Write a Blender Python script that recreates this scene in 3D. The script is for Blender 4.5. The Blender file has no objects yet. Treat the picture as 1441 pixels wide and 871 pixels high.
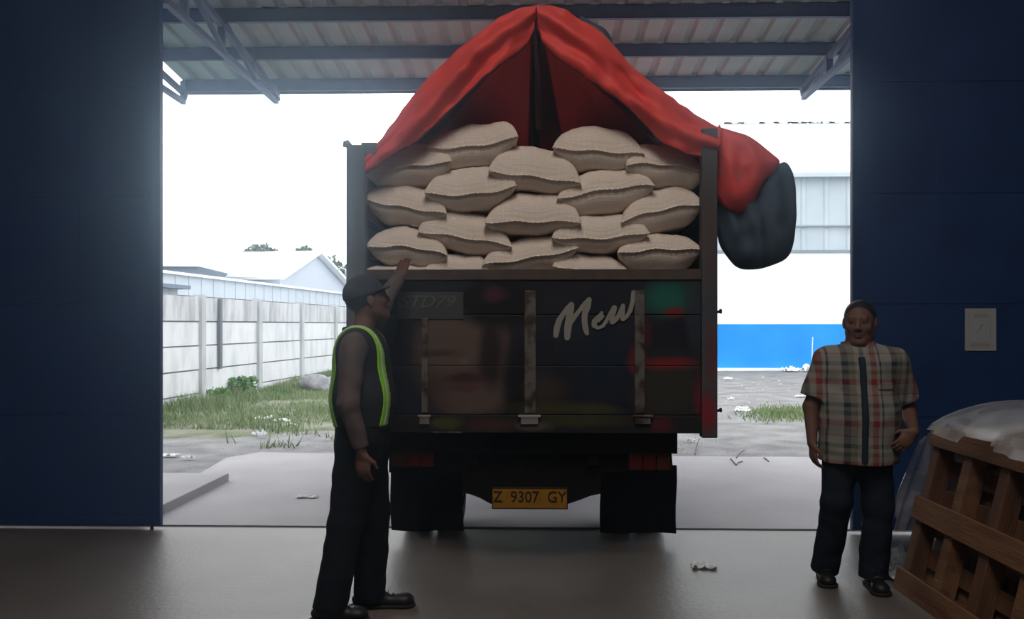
import bpy, bmesh, math, random
import numpy as np
from mathutils import Vector, Matrix, noise
random.seed(7)
sc = bpy.context.scene
COL = sc.collection
# ------------------------------------------------------------------ camera, sky, lights
F_PX, HZ, EYE, YAW = 1248.0, 457.0, 1.5, math.radians(1.6)
cam_d = bpy.data.cameras.new('camera'); cam = bpy.data.objects.new('camera', cam_d); COL.objects.link(cam)
cam.location = (0, 0, EYE); cam.rotation_euler = (math.pi/2, 0, YAW)
cam_d.sensor_width = 36; cam_d.lens = 36*F_PX/1441; cam_d.shift_y = (HZ-435.5)/1441
cam_d.clip_end = 500
sc.camera = cam
sc.view_settings.view_transform = 'Standard'; sc.view_settings.look = 'None'
sc.view_settings.gamma = 1; sc.view_settings.use_curve_mapping = False
sc.view_settings.exposure = 0.0
SKY = 3.1
w = bpy.data.worlds.new('overcast_sky'); sc.world = w; w.use_nodes = True
bg = w.node_tree.nodes['Background']; bg.inputs[0].default_value = (0.90, 0.955, 1.0, 1); bg.inputs[1].default_value = SKY

def area(name, loc, rot, sx, sy, power, color=(1, 1, 1)):
    l = bpy.data.lights.new(name, 'AREA'); l.shape = 'RECTANGLE'; l.size = sx; l.size_y = sy
    l.energy = power; l.color = color
    o = bpy.data.objects.new(name, l); o.location = loc; o.rotation_euler = rot; COL.objects.link(o)
    return o
# daylight from the translucent warehouse roof sheets, plus an added rear fill
area('skylight_and_fill', (-0.1, 1.0, 6.35), (0, 0, 0), 1.8, 3.6, 215, (1.0, 0.96, 0.92))
area('skylight_and_fill', (-0.1, -5.0, 6.35), (0, 0, 0), 1.8, 4.6, 75, (1.0, 0.96, 0.94))  # rear fill, added to brighten the sides that face the camera
area('skylight_and_fill', (-4.6, 0.2, 6.35), (0, 0, 0), 1.0, 4.0, 20, (1.0, 0.90, 0.78))
area('skylight_and_fill', (4.6, 0.2, 6.35), (0, 0, 0), 1.0, 4.0, 14, (0.85, 0.93, 1.0))

def P(u, v, Y):
    """photo pixel seen at world distance Y -> world point"""
    tc = math.atan((u-720.5)/F_PX); tw = tc-YAW
    d = Y/math.cos(tw)*math.cos(tc)
    return Vector((Y*math.tan(tw), Y, EYE+(HZ-v)/F_PX*d))
def C(u, v, d):
    """photo pixel at camera depth d -> world point"""
    x = (u-720.5)/F_PX*d
    return Vector((x*math.cos(YAW)-d*math.sin(YAW), x*math.sin(YAW)+d*math.cos(YAW), EYE+(HZ-v)/F_PX*d))
def G(u, v, z=0.0):
    """photo pixel on the ground"""
    return C(u, v, (EYE-z)*F_PX/(v-HZ))

# ------------------------------------------------------------------ materials
MATS = {}
class NT:
    def __init__(s, m): s.t = m.node_tree; s.n = s.t.nodes; s.l = s.t.links
    def new(s, typ, **kw):
        n = s.n.new(typ)
        for k, v in kw.items():
            if k.startswith('i_'):
                key = k[2:]; key = int(key) if key.isdigit() else key
                n.inputs[key].default_value = v
            else: setattr(n, k, v)
        return n
    def link(s, a, b): s.l.new(a, b)
def c4(c): return (c[0], c[1], c[2], 1)
def mat(name, col, rough=0.7, metal=0.0, col2=None, scale=6.0, lo=0.35, hi=0.7, bump=0.0, bscale=40.0, stretch=(1, 1, 1), spec=0.3, detail=5):
    if name in MATS: return MATS[name]
    m = bpy.data.materials.new(name); m.use_nodes = True; MATS[name] = m
    T = NT(m); b = T.n['Principled BSDF']
    b.inputs['Base Color'].default_value = c4(col); b.inputs['Roughness'].default_value = rough
    b.inputs['Metallic'].default_value = metal; b.inputs['Specular IOR Level'].default_value = spec
    tc = T.new('ShaderNodeTexCoord'); mp = T.new('ShaderNodeMapping'); mp.inputs['Scale'].default_value = stretch
    T.link(tc.outputs['Object'], mp.inputs[0])
    if col2 is not None:
        nz = T.new('ShaderNodeTexNoise', i_Scale=scale, i_Detail=float(detail)); T.link(mp.outputs[0], nz.inputs['Vector'])
        r = T.new('ShaderNodeMapRange'); r.inputs[1].default_value = lo; r.inputs[2].default_value = hi; T.link(nz.outputs[0], r.inputs[0])
        mx = T.new('ShaderNodeMix', data_type='RGBA'); mx.inputs[6].default_value = c4(col); mx.inputs[7].default_value = c4(col2)
        T.link(r.outputs[0], mx.inputs[0]); T.link(mx.outputs[2], b.inputs['Base Color'])
    if bump:
        nb = T.new('ShaderNodeTexNoise', i_Scale=bscale, i_Detail=4.0); T.link(mp.outputs[0], nb.inputs['Vector'])
        bp = T.new('ShaderNodeBump', i_Strength=bump, i_Distance=0.02); T.link(nb.outputs[0], bp.inputs['Height']); T.link(bp.outputs[0], b.inputs['Normal'])
    return m
def paint_patches(m, patches, noise_scale=9.0, wob=0.03):
    """painted shapes at object coordinates (x, z): (cx, cz, rx, rz, colour, softness, strength)"""
    T = NT(m); b = T.n['Principled BSDF']
    tc = T.new('ShaderNodeTexCoord')
    nz = T.new('ShaderNodeTexNoise', i_Scale=noise_scale, i_Detail=4.0); T.link(tc.outputs['Object'], nz.inputs['Vector'])
    off = T.new('ShaderNodeVectorMath', operation='MULTIPLY_ADD'); off.inputs[1].default_value = (wob*2, 0, wob*2)
    off.inputs[2].default_value = (-wob, 0, -wob); T.link(nz.outputs[1], off.inputs[0])
    ad = T.new('ShaderNodeVectorMath', operation='ADD'); T.link(tc.outputs['Object'], ad.inputs[0]); T.link(off.outputs[0], ad.inputs[1])
    cur = None
    if b.inputs['Base Color'].is_linked: cur = b.inputs['Base Color'].links[0].from_socket
    for (cx, cz, rx, rz, col, soft, st) in patches:
        s = T.new('ShaderNodeVectorMath', operation='SUBTRACT'); s.inputs[1].default_value = (cx, 0, cz); T.link(ad.outputs[0], s.inputs[0])
        d = T.new('ShaderNodeVectorMath', operation='MULTIPLY'); d.inputs[1].default_value = (1/rx, 0, 1/rz); T.link(s.outputs[0], d.inputs[0])
        le = T.new('ShaderNodeVectorMath', operation='LENGTH'); T.link(d.outputs[0], le.inputs[0])
        r = T.new('ShaderNodeMapRange'); r.inputs[1].default_value = 1+soft; r.inputs[2].default_value = 1-soft; r.inputs[3].default_value = 0; r.inputs[4].default_value = st
        T.link(le.outputs['Value'], r.inputs[0])
        mx = T.new('ShaderNodeMix', data_type='RGBA'); mx.inputs[7].default_value = c4(col)
        if cur is None: mx.inputs[6].default_value = b.inputs['Base Color'].default_value
        else: T.link(cur, mx.inputs[6])
        T.link(r.outputs[0], mx.inputs[0]); cur = mx.outputs[2]
    T.link(cur, b.inputs['Base Color'])

# ------------------------------------------------------------------ mesh helpers
def worldloc(o):
    p = Vector((0, 0, 0))
    while o is not None: p = p+Vector(o.location); o = o.parent
    return p
def link(name, verts, faces, m, parent=None, origin=None, smooth=False):
    off = worldloc(parent) if parent else Vector(origin or (0, 0, 0))
    me = bpy.data.meshes.new(name)
    V = np.array(verts, dtype=np.float64).reshape(-1, 3)-np.array(off)
    me.from_pydata(V.tolist(), [], faces if isinstance(faces, list) else faces.tolist())
    me.update()
    if smooth: me.polygons.foreach_set('use_smooth', [True]*len(me.polygons))
    if m: me.materials.append(m)
    o = bpy.data.objects.new(name, me); COL.objects.link(o)
    if parent: o.parent = parent
    else: o.location = off
    return o
class MB:
    def __init__(s): s.v = []; s.f = []
    def add(s, vs, fs):
        n = len(s.v); s.v += [tuple(v) for v in vs]; s.f += [tuple(i+n for i in f) for f in fs]; return s
    def box(s, x0, x1, y0, y1, z0, z1, bev=0.0):
        if bev <= 0:
            vs = [(x, y, z) for z in (z0, z1) for y in (y0, y1) for x in (x0, x1)]
            return s.add(vs, [(0, 2, 3, 1), (4, 5, 7, 6), (0, 1, 5, 4), (2, 6, 7, 3), (0, 4, 6, 2), (1, 3, 7, 5)])
        bm = bmesh.new(); bmesh.ops.create_cube(bm, size=1)
        for v in bm.verts: v.co = Vector(((x0+x1)/2+v.co.x*(x1-x0), (y0+y1)/2+v.co.y*(y1-y0), (z0+z1)/2+v.co.z*(z1-z0)))
        bmesh.ops.bevel(bm, geom=bm.edges[:], offset=bev, segments=2, affect='EDGES', profile=0.5)
        bm.verts.index_update(); s.add([v.co for v in bm.verts], [[v.index for v in f.verts] for f in bm.faces]); bm.free(); return s
    def bar(s, a, b, wd, h, up=(0, 0, 1)):
        a = Vector(a); b = Vector(b); d = (b-a).normalized(); up = Vector(up)
        if abs(d.dot(up)) > .99: up = Vector((0, 1, 0))
        r = d.cross(up).normalized(); u = r.cross(d)
        vs = [p+r*(wd/2*i)+u*(h/2*j) for p in (a, b) for i, j in ((-1, -1), (1, -1), (1, 1), (-1, 1))]
        return s.add(vs, [(0, 1, 2, 3), (7, 6, 5, 4), (0, 4, 5, 1), (1, 5, 6, 2), (2, 6, 7, 3), (3, 7, 4, 0)])
    def tube(s, pts, rad, n=10, cap=True):
        pts = [Vector(p) for p in pts]; rad = rad if isinstance(rad, (list, tuple)) else [rad]*len(pts)
        vs = []; prev = None
        for i, p in enumerate(pts):
            d = (pts[min(i+1, len(pts)-1)]-pts[max(i-1, 0)]).normalized()
            if prev is None: prev = d.orthogonal().normalized()
            a = (prev-d*prev.dot(d)).normalized(); b = d.cross(a); prev = a
            for k in range(n): t = 2*math.pi*k/n; vs.append(p+a*math.cos(t)*rad[i]+b*math.sin(t)*rad[i])
        fs = []
        for i in range(len(pts)-1):
            for k in range(n): k2 = (k+1) % n; fs.append((i*n+k, i*n+k2, (i+1)*n+k2, (i+1)*n+k))
        if cap: fs.append(tuple(range(n-1, -1, -1))); fs.append(tuple(range((len(pts)-1)*n, len(pts)*n)))
        return s.add(vs, fs)
    def lathe(s, c, axis, prof, n=32):
        """prof: (distance along axis, radius); axis 'x' 'y' or 'z'"""
        vs = []
        for (h, r) in prof:
            for k in range(n):
                t = 2*math.pi*k/n; a, b = r*math.cos(t), r*math.sin(t)
                vs.append({'x': (c[0]+h, c[1]+a, c[2]+b), 'y': (c[0]+b, c[1]+h, c[2]+a), 'z': (c[0]+a, c[1]+b, c[2]+h)}[axis])
        fs = []
        for i in range(len(prof)-1):
            for k in range(n): k2 = (k+1) % n; fs.append((i*n+k, i*n+k2, (i+1)*n+k2, (i+1)*n+k))
        return s.add(vs, fs)
    def grid(s, fn, nu, nv):
        vs = [fn(i/nu, j/nv) for i in range(nu+1) for j in range(nv+1)]
        return s.add(vs, [(i*(nv+1)+j, (i+1)*(nv+1)+j, (i+1)*(nv+1)+j+1, i*(nv+1)+j+1) for i in range(nu) for j in range(nv)])
    def build(s, name, m, parent=None, origin=None, smooth=False): return link(name, s.v, s.f, m, parent, origin, smooth)
def auto_smooth(o, ang=35):
    me = o.data; bm = bmesh.new(); bm.from_mesh(me)
    for f in bm.faces: f.smooth = True
    for e in bm.edges:
        if len(e.link_faces) == 2 and e.calc_face_angle(0) > math.radians(ang): e.smooth = False
    bm.to_mesh(me); bm.free(); return o
def fixn(o):
    bm = bmesh.new(); bm.from_mesh(o.data); bmesh.ops.recalc_face_normals(bm, faces=bm.faces[:]); bm.to_mesh(o.data); bm.free(); return o
def empty(name, loc, label=None, cat=None, group=None):
    o = bpy.data.objects.new(name, None); o.location = loc; o.empty_display_size = .1; COL.objects.link(o)
    if label: tag(o, label, cat, group)
    return o
def tag(o, label=None, cat=None, group=None, kind=None):
    if label: o['label'] = label
    if cat: o['category'] = cat
    if group: o['group'] = group
    if kind: o['kind'] = kind
    return o
def struct(o): o['kind'] = 'structure'; return o
def copy_tree(o, parent=None):
    c = o.copy(); COL.objects.link(c)
    if parent: c.parent = parent
    for ch in o.children: copy_tree(ch, c)
    return c
def nz(x, y, z, s=1.0): return noise.noise(Vector((x*s, y*s, z*s)))
def interp(pts, t):
    """point at fraction t of the length of a polyline"""
    L = [0]
    for a, b in zip(pts, pts[1:]): L.append(L[-1]+(Vector(b)-Vector(a)).length)
    q = t*L[-1]
    for i in range(len(pts)-1):
        if q <= L[i+1] or i == len(pts)-2:
            k = (q-L[i])/max(1e-9, L[i+1]-L[i]); return Vector(pts[i]).lerp(Vector(pts[i+1]), k)

# ------------------------------------------------------------------ signed-distance sculpting
class SDF:
    def __init__(s, lo, hi, vox):
        s.lo = np.array(lo, float); s.vox = vox
        s.n = (np.ceil((np.array(hi)-s.lo)/vox)).astype(int)+1
        s.F = np.full(s.n, .3, np.float32)
        s.ax = [(s.lo[i]+np.arange(s.n[i])*vox).astype(np.float32) for i in range(3)]
    def sl(s, lo, hi):
        r = []
        for i in range(3):
            a = int(max(0, math.floor((lo[i]-s.lo[i])/s.vox))); b = int(min(s.n[i], math.ceil((hi[i]-s.lo[i])/s.vox)+1))
            if b <= a: return None
            r.append(slice(a, b))
        return tuple(r)
    def grids(s, S): return s.ax[0][S[0]][:, None, None], s.ax[1][S[1]][None, :, None], s.ax[2][S[2]][None, None, :]
    def comb(s, S, d, k, sub=False):
        f = s.F[S]
        if sub: d = -d; h = np.maximum(k-np.abs(f-d), 0)/k; s.F[S] = np.maximum(f, d)+h*h*k/4
        else: h = np.maximum(k-np.abs(f-d), 0)/k; s.F[S] = np.minimum(f, d)-h*h*k/4
    def cone(s, a, b, ra, rb, k=.03, sq=None, cuta=False, cutb=False, sub=False):
        """tapered limb a->b; sq=(axis, factor) flattens it along an axis; cut = flat end"""
        a = np.array(a, float); b = np.array(b, float); R = max(ra, rb)*1.5+k+.02
        S = s.sl(np.minimum(a, b)-R, np.maximum(a, b)+R)
        if S is None: return s
        X, Y, Z = s.grids(S); px, py, pz = X-a[0], Y-a[1], Z-a[2]; ba = b-a; sc_ = 1.0
        dd = float(ba@ba)+1e-12
        t = np.clip((px*ba[0]+py*ba[1]+pz*ba[2])/dd, 0, 1)
        qx, qy, qz = px-t*ba[0], py-t*ba[1], pz-t*ba[2]
        if sq:
            n = np.array(sq[0], float); n /= np.linalg.norm(n); c = (qx*n[0]+qy*n[1]+qz*n[2])*(1/sq[1]-1)
            qx, qy, qz = qx+c*n[0], qy+c*n[1], qz+c*n[2]; sc_ = min(1, sq[1])
        d = (np.sqrt(qx*qx+qy*qy+qz*qz)-(ra+(rb-ra)*t))*sc_
        l = math.sqrt(dd)
        if cutb: d = np.maximum(d, ((px-ba[0])*ba[0]+(py-ba[1])*ba[1]+(pz-ba[2])*ba[2])/l)
        if cuta: d = np.maximum(d, -(px*ba[0]+py*ba[1]+pz*ba[2])/l)
        s.comb(S, d.astype(np.float32), k, sub); return s
    def ell(s, c, r, k=.03, M=None, sub=False):
        c = np.array(c, float); r = np.array(r, float); R = r.max()+k+.02
        S = s.sl(c-R, c+R)
        if S is None: return s
        X, Y, Z = s.grids(S); px, py, pz = X-c[0], Y-c[1], Z-c[2]
        if M is not None:
            M = np.array(M); px, py, pz = (M[0, 0]*px+M[0, 1]*py+M[0, 2]*pz), (M[1, 0]*px+M[1, 1]*py+M[1, 2]*pz), (M[2, 0]*px+M[2, 1]*py+M[2, 2]*pz)
        k0 = np.sqrt((px/r[0])**2+(py/r[1])**2+(pz/r[2])**2)+1e-6
        k1 = np.sqrt((px/r[0]**2)**2+(py/r[1]**2)**2+(pz/r[2]**2)**2)+1e-6
        s.comb(S, (k0*(k0-1)/k1).astype(np.float32), k, sub); return s
    def cut(s, p, n, lo=None, hi=None):
        """remove what lies on the +n side of the plane through p (inside an optional box)"""
        S = s.sl(lo, hi) if lo is not None else tuple(slice(0, q) for q in s.n)
        X, Y, Z = s.grids(S); n = np.array(n, float); n /= np.linalg.norm(n)
        s.F[S] = np.maximum(s.F[S], ((X-p[0])*n[0]+(Y-p[1])*n[1]+(Z-p[2])*n[2]).astype(np.float32)); return s
    def wrinkle(s, amp, fx, fy, fz):
        X, Y, Z = s.grids(tuple(slice(0, q) for q in s.n))
        s.F += (amp*(np.sin(fx*X+1.7*np.sin(fz*.6*Z+2*Y))*np.sin(fz*Z+2.1*np.sin(fx*.5*X+1))+.6*np.sin(fy*Y+fz*.7*Z+2*np.sin(fx*.7*X)))).astype(np.float32); return s
    def mesh(s):
        F = s.F; n = F.shape; cn = tuple(q-1 for q in n); acc = np.zeros((cn[0]*cn[1]*cn[2], 3), np.float32); cnt = np.zeros(cn[0]*cn[1]*cn[2], np.int32)
        quads = []
        for ax in range(3):
            A = np.take(F, range(0, n[ax]-1), ax); B = np.take(F, range(1, n[ax]), ax)
            idx = np.argwhere((A < 0) != (B < 0)); a = A[tuple(idx.T)]; b = B[tuple(idx.T)]
            pos = idx.astype(np.float32); pos[:, ax] += a/(a-b)
            o1, o2 = [q for q in range(3) if q != ax]
            ids = []
            for d1, d2 in ((0, 0), (-1, 0), (-1, -1), (0, -1)):
                c = idx.copy(); c[:, o1] += d1; c[:, o2] += d2
                ok = np.all((c >= 0) & (c < np.array(cn)), 1)
                li = (c[:, 0]*cn[1]+c[:, 1])*cn[2]+c[:, 2]; li[~ok] = -1
                np.add.at(acc, li[ok], pos[ok]); np.add.at(cnt, li[ok], 1); ids.append(li)
            q = np.stack(ids, 1); ok = np.all(q >= 0, 1); q = q[ok]; flip = (a[ok] < 0)
            if ax == 1: flip = ~flip
            q[~flip] = q[~flip][:, ::-1]; quads.append(q)
        used = np.nonzero(cnt)[0]; remap = np.full(len(cnt), -1, np.int64); remap[used] = np.arange(len(used))
        V = acc[used]/cnt[used][:, None]*s.vox+s.lo
        return V, remap[np.concatenate(quads)]
    def build(s, name, m, parent=None, origin=None, base=(0, 0, 0)):
        V, Q = s.mesh(); V = V+np.array(base)
        return link(name, V, Q, m, parent, origin, smooth=True)

# ================================================================== SETTING
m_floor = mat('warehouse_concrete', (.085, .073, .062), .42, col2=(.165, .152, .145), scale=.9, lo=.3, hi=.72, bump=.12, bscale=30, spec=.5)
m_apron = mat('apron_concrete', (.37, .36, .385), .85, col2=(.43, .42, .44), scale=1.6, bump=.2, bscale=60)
m_dirt = mat('gravel_dirt', (.155, .155, .16), .95, col2=(.27, .27, .275), scale=2.2, lo=.32, hi=.66, bump=.9, bscale=24, detail=9)
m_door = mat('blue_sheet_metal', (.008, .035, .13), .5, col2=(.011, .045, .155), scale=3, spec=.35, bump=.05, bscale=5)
m_wallin = mat('warehouse_cladding', (.10, .12, .16), .7)
m_groove = mat('dark_steel_track', (.03, .03, .035), .6)

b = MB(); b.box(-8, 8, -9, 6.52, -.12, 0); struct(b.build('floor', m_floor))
b = MB(); b.box(-8, 8, 6.52, 6.56, -.12, -.015); b.box(-8, 8, 6.515, 6.525, -.05, .004); b.box(-8, 8, 6.555, 6.562, -.05, .004)
struct(b.build('trim_1', m_groove))
ap = G(273, 671); ap2 = G(367, 636); apr = G(1130, 646)
def apron_mesh():
    b = MB()
    pts = [(-3.05, 6.56)]
    pts += [(-3.05, 8.5), (ap.x, ap.y), (ap2.x-.25, ap2.y-.45), (ap2.x, ap2.y)]
    x = ap2.x
    while x < 9: x += .35; pts.append((x, ap2.y-.02-(x-ap2.x)*.035+.06*nz(x, 0, 3, 2.2)))
    pts.append((9, 6.56))
    n = len(pts)
    b.add([(x, y, 0) for x, y in pts]+[(x, y, -.12) for x, y in pts], [tuple(range(n-1, -1, -1)), tuple(range(n, 2*n))]+[(i, (i+1) % n, n+(i+1) % n, n+i) for i in range(n)])
    return b
struct(fixn(apron_mesh().build('floor_apron', m_apron)))
b = MB(); b.box(-8, -2.96, 6.57, 8.45, -.1, .075, .006); struct(b.build('floor_step', m_apron))
def gnd(i, j):
    x = -60+120*i; y = 6.56+100*j*j
    return (x, y, -.035+(.02*nz(x, y, 0, .9) if y > 8 else 0))
b = MB(); b.grid(gnd, 140, 160); struct(b.build('ground', m_dirt, smooth=True))

# warehouse shell: side and back walls, ceiling with translucent roof sheets
b = MB(); b.box(-8, -5.9, 6.5, 6.62, 0, 6.6); b.box(5.5, 8, 6.5, 6.62, 0, 6.6); b.box(-5.9, 5.5, 6.5, 6.62, 4.55, 6.6); struct(b.build('wall_front', m_wallin))
b = MB(); b.box(-8.1, -8, -9, 6.62, 0, 6.6); struct(b.build('wall_left', m_wallin))
b = MB(); b.box(8, 8.1, -9, 6.62, 0, 6.6); struct(b.build('wall_right', m_wallin))
b = MB(); b.box(-8.1, 8.1, -9.1, -9, 0, 6.6); struct(b.build('wall_back', m_wallin))
b = MB(); b.box(-8.1, 8.1, -9.1, 6.62, 6.6, 6.68)
for k in range(16): b.box(-8.1+k*1.02, -8.04+k*1.02, -9, 6.5, 6.5, 6.6)
struct(b.build('ceiling', m_wallin))
m_sky = mat('translucent_sheet', (.8, .85, .85), .5)
for i, (x, y, sx, sy) in enumerate(((-.1, 1.0, 2, 3.8), (-.1, -5.0, 2, 4.8), (-4.6, .2, 1.2, 4.4), (4.6, .2, 1.2, 4.4))):
    b = MB(); b.box(x-sx/2, x+sx/2, y-sy/2, y+sy/2, 6.46, 6.49)
    for k in range(5): b.box(x-sx/2+k*sx/4-.02, x-sx/2+k*sx/4+.02, y-sy/2, y+sy/2, 6.42, 6.46)
    struct(b.build('window_%d' % (i+1), m_sky))

# sliding door leaves
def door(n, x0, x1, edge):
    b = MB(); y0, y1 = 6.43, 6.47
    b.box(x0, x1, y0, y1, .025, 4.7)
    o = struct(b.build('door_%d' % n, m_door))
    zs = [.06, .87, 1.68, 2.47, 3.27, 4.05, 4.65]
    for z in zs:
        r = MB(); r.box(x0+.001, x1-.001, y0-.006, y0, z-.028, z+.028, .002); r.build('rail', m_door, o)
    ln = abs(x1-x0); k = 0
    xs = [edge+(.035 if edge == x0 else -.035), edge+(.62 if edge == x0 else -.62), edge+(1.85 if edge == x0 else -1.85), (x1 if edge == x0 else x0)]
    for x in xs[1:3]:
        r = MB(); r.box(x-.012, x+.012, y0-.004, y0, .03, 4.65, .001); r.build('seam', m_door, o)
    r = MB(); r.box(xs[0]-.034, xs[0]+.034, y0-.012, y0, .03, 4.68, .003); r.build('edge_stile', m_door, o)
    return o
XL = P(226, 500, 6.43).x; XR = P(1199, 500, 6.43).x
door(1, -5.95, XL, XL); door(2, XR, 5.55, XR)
# floor guide under the left leaf edge
b = MB(); b.bar((XL-.06, 6.42, .0), (XL-.06, 6.42, .05), .02, .02); tag(b.build('door_guide', m_groove, origin=(XL-.06, 6.42, 0)), 'small dark steel guide under the inner edge of the left blue door', 'door guide')

# canopy beyond the doorway
m_canopy_steel = mat('canopy_steel', (.12, .17, .28), .55, col2=(.15, .20, .31), scale=8)
m_canopy_sheet = mat('canopy_roof_sheet', (.33, .46, .44), .6, col2=(.40, .53, .50), scale=3, spec=.4)
can = empty('canopy', (0, 8.2, 3.9), 'steel canopy roof with corrugated sheets and dark purlins outside the doorway', 'canopy')
CX0, CX1 = -3.84, 5.2
def roofz(y): return 4.03+(9.5-y)*.105
b = MB(); pr = []; x = CX0; pitch = .232
while x < CX1: pr += [(x, 0), (x+.13, 0), (x+.155, .03), (x+.207, .03)]; x += pitch
ys = [6.64, 9.62]; n = len(pr)
vs = [(px, y, roofz(y)+.125+pz+t) for t in (0, .004) for y in ys for px, pz in pr]
fs = [(i, i+1, n+i+1, n+i) for i in range(n-1)]+[(2*n+i, 3*n+i, 3*n+i+1, 2*n+i+1) for i in range(n-1)]
b.add(vs, fs); b.build('roof_sheet', m_canopy_sheet, can)
for i, y in enumerate((9.5, 8.67, 7.84, 7.0)):
    z = roofz(y); b = MB(); b.box(CX0, CX1, y-.003, y+.003, z, z+.12); b.box(CX0, CX1, y-.003, y+.05, z+.114, z+.12); b.box(CX0, CX1, y-.003, y+.05, z, z+.006)
    b.build('purlin', m_canopy_steel, can)
b = MB(); b.box(CX0, CX1, 9.6, 9.625, roofz(9.6)+.0, roofz(9.6)+.13); b.build('fascia', m_canopy_steel, can)
for x in (CX0+.02, -2.81, 2.83):
    zt0, zt1 = roofz(6.64)-.03, roofz(9.5)-.03; zb = 3.93
    b = MB()
    b.bar((x, 6.62, zb+.02), (x, 9.5, zb-.02), .05, .05); b.bar((x, 6.62, zt0), (x, 9.55, zt1), .05, .05)
    for y in (6.66, 7.0, 7.84, 8.67, 9.49): b.bar((x, y, zb), (x, y, roofz(y)+.1), .06, .045, (0, 1, 0))
    if x > CX0+.1:
        for (ya, yb) in ((6.66, 7.84), (7.84, 8.67), (8.67, 9.49)): b.bar((x+.03, ya, roofz(ya)), (x+.03, yb, zb), .035, .035)
    b.build('bracket_truss', m_canopy_steel, can)

# ================================================================== OUTSIDE, RIGHT: white and blue building
m_white = mat('white_render', (.80, .84, .84), .8, col2=(.74, .79, .80), scale=.7)
m_bluewall = mat('blue_paint', (.015, .25, .70), .7, col2=(.02, .29, .76), scale=1.2)
m_corr = mat('grey_corrugated', (.42, .49, .54), .55, col2=(.48, .55, .60), scale=1)
m_roofw = mat('pale_roof', (.80, .84, .84), .6)
m_pipe = mat('dark_pipe', (.22, .27, .30), .6)
YB = 30.0
bx0, bx1 = P(820, 400, YB).x, P(1900, 400, YB).x
zA, zB, zC = 1.5, P(1100, 354, YB).z, P(1100, 247, YB).z
hall = empty('warehouse_building', ((bx0+bx1)/2, YB, 0), 'white warehouse with blue painted base and grey corrugated upper wall across the yard', 'building')
b = MB(); b.box(bx0, bx1, YB, YB+.25, -.05, zA+.02); b.build('painted_base', m_bluewall, hall)
b = MB(); b.box(bx0, bx1, YB+.03, YB+.25, zA+.02, zB); b.build('wall', m_white, hall)
b = MB(); b.box(bx0-.05, bx1, YB-.22, YB, -.05, .05); b.build('plinth', m_white, hall)
b = MB(); x = bx0; pr = []
while x < bx1: pr += [(x, 0), (x+.55, 0), (x+.6, -.06), (x+.7, -.06), (x+.75, 0)]; x += .75
n = len(pr); b.add([(px, YB+.05+py, z) for z in (zB, zC) for px, py in pr], [(i, i+1, n+i+1, n+i) for i in range(n-1)]); b.build('corrugated_cladding', m_corr, hall)
b = MB(); zp = P(1150, 319, YB).z; b.tube([(bx0, YB-.1, zp), (bx1, YB-.1, zp)], .04, 8)
for k in range(18): b.box(bx0+.4+k*1.3, bx0+.45+k*1.3, YB-.1, YB+.05, zp-.02, zp+.02)
b.build('pipe', m_pipe, hall)
b = MB(); b.box(bx0, bx1, YB-.02, YB+.05, zB-.04, zB+.05); b.build('flashing', m_pipe, hall)
b = MB(); b.box(bx0-.3, bx1, YB-.35, YB-.2, zC-.10, zC+.05); b.build('gutter', m_corr, hall)
zr = P(1100, 176, YB+10).z
b = MB(); n = 60
vs = []
for y, z in ((YB-.3, zC+.04), (YB+10, zr)):
    for t in (0, .06):
        vs += [(bx0-.3, y, z+t), (bx1, y, z+t)]
b.add(vs, [(0, 1, 5, 4), (2, 6, 7, 3), (0, 2, 3, 1), (4, 5, 7, 6), (0, 4, 6, 2), (1, 3, 7, 5)])
k = bx0
while k < bx1: b.bar((k, YB-.3, zC+.12), (k, YB+10, zr+.08), .05, .04); k += .75
b.build('roof', m_roofw, hall)
b = MB(); b.add([(bx0, YB+.2, 0), (bx0, YB+20, 0), (bx0, YB+20, zC), (bx0, YB+10, zr), (bx0, YB+.2, zC)], [(0, 1, 2, 3, 4)]); b.build('side_wall', m_white, hall)
b = MB(); x = bx0+6
for k in range(34):
    xx = P(1015+random.random()*180, 175, YB+10).x; hh = .05+random.random()*.12; b.box(xx-.12, xx+.12, YB+9.9, YB+10, zr+.06, zr+.09+hh*.3)
b.box(P(1010, 175, YB+10).x, P(1200, 175, YB+10).x, YB+9.92, YB+10, zr+.05, zr+.075); b.build('ridge_cap', m_corr, hall)
# pole and rubbish at the foot of the blue wall
pp = P(1142, 516, YB-.5); b = MB(); b.tube([(pp.x, pp.y, -.02), (pp.x+.04, pp.y, P(1143, 474, YB-.5).z)], .018, 8); b.tube([(pp.x-.08, pp.y, .0), (pp.x+.08, pp.y, .0)], .03, 8)
tag(b.build('pole', mat('pale_pole', (.6, .75, .85), .5), origin=(pp.x, pp.y, 0)), 'thin pale pole standing against the blue wall base', 'pole')
m_litter = mat('white_plastic', (.78, .80, .82), .45, spec=.5)
def crumple(name, c, sx, sy, sz, seed, m, label, cat='litter', group=None, n=14, rot=0):
    """thin crumpled sheet lying on the ground"""
    def fn(i, j):
        x = (i-.5)*sx*(1+.35*nz(i*3, j*3, seed)); y = (j-.5)*sy*(1+.35*nz(i*3, j*3, seed+5))
        x += .25*sx*nz(j*2, seed, 1); z = abs(nz(i*5, j*5, seed+9))*sz*2+.3*sz*abs(nz(i*11, j*11, seed))+.004
        ca, sa = math.cos(rot), math.sin(rot)
        return (c[0]+x*ca-y*sa, c[1]+x*sa+y*ca, c[2]+z)
    b = MB(); b.grid(fn, n, n); o = b.build(name, m, origin=(c[0], c[1], c[2]))
    mod = o.modifiers.new('thick', 'SOLIDIFY'); mod.thickness = .003; mod.offset = 1
    return tag(o, label, cat, group)
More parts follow.
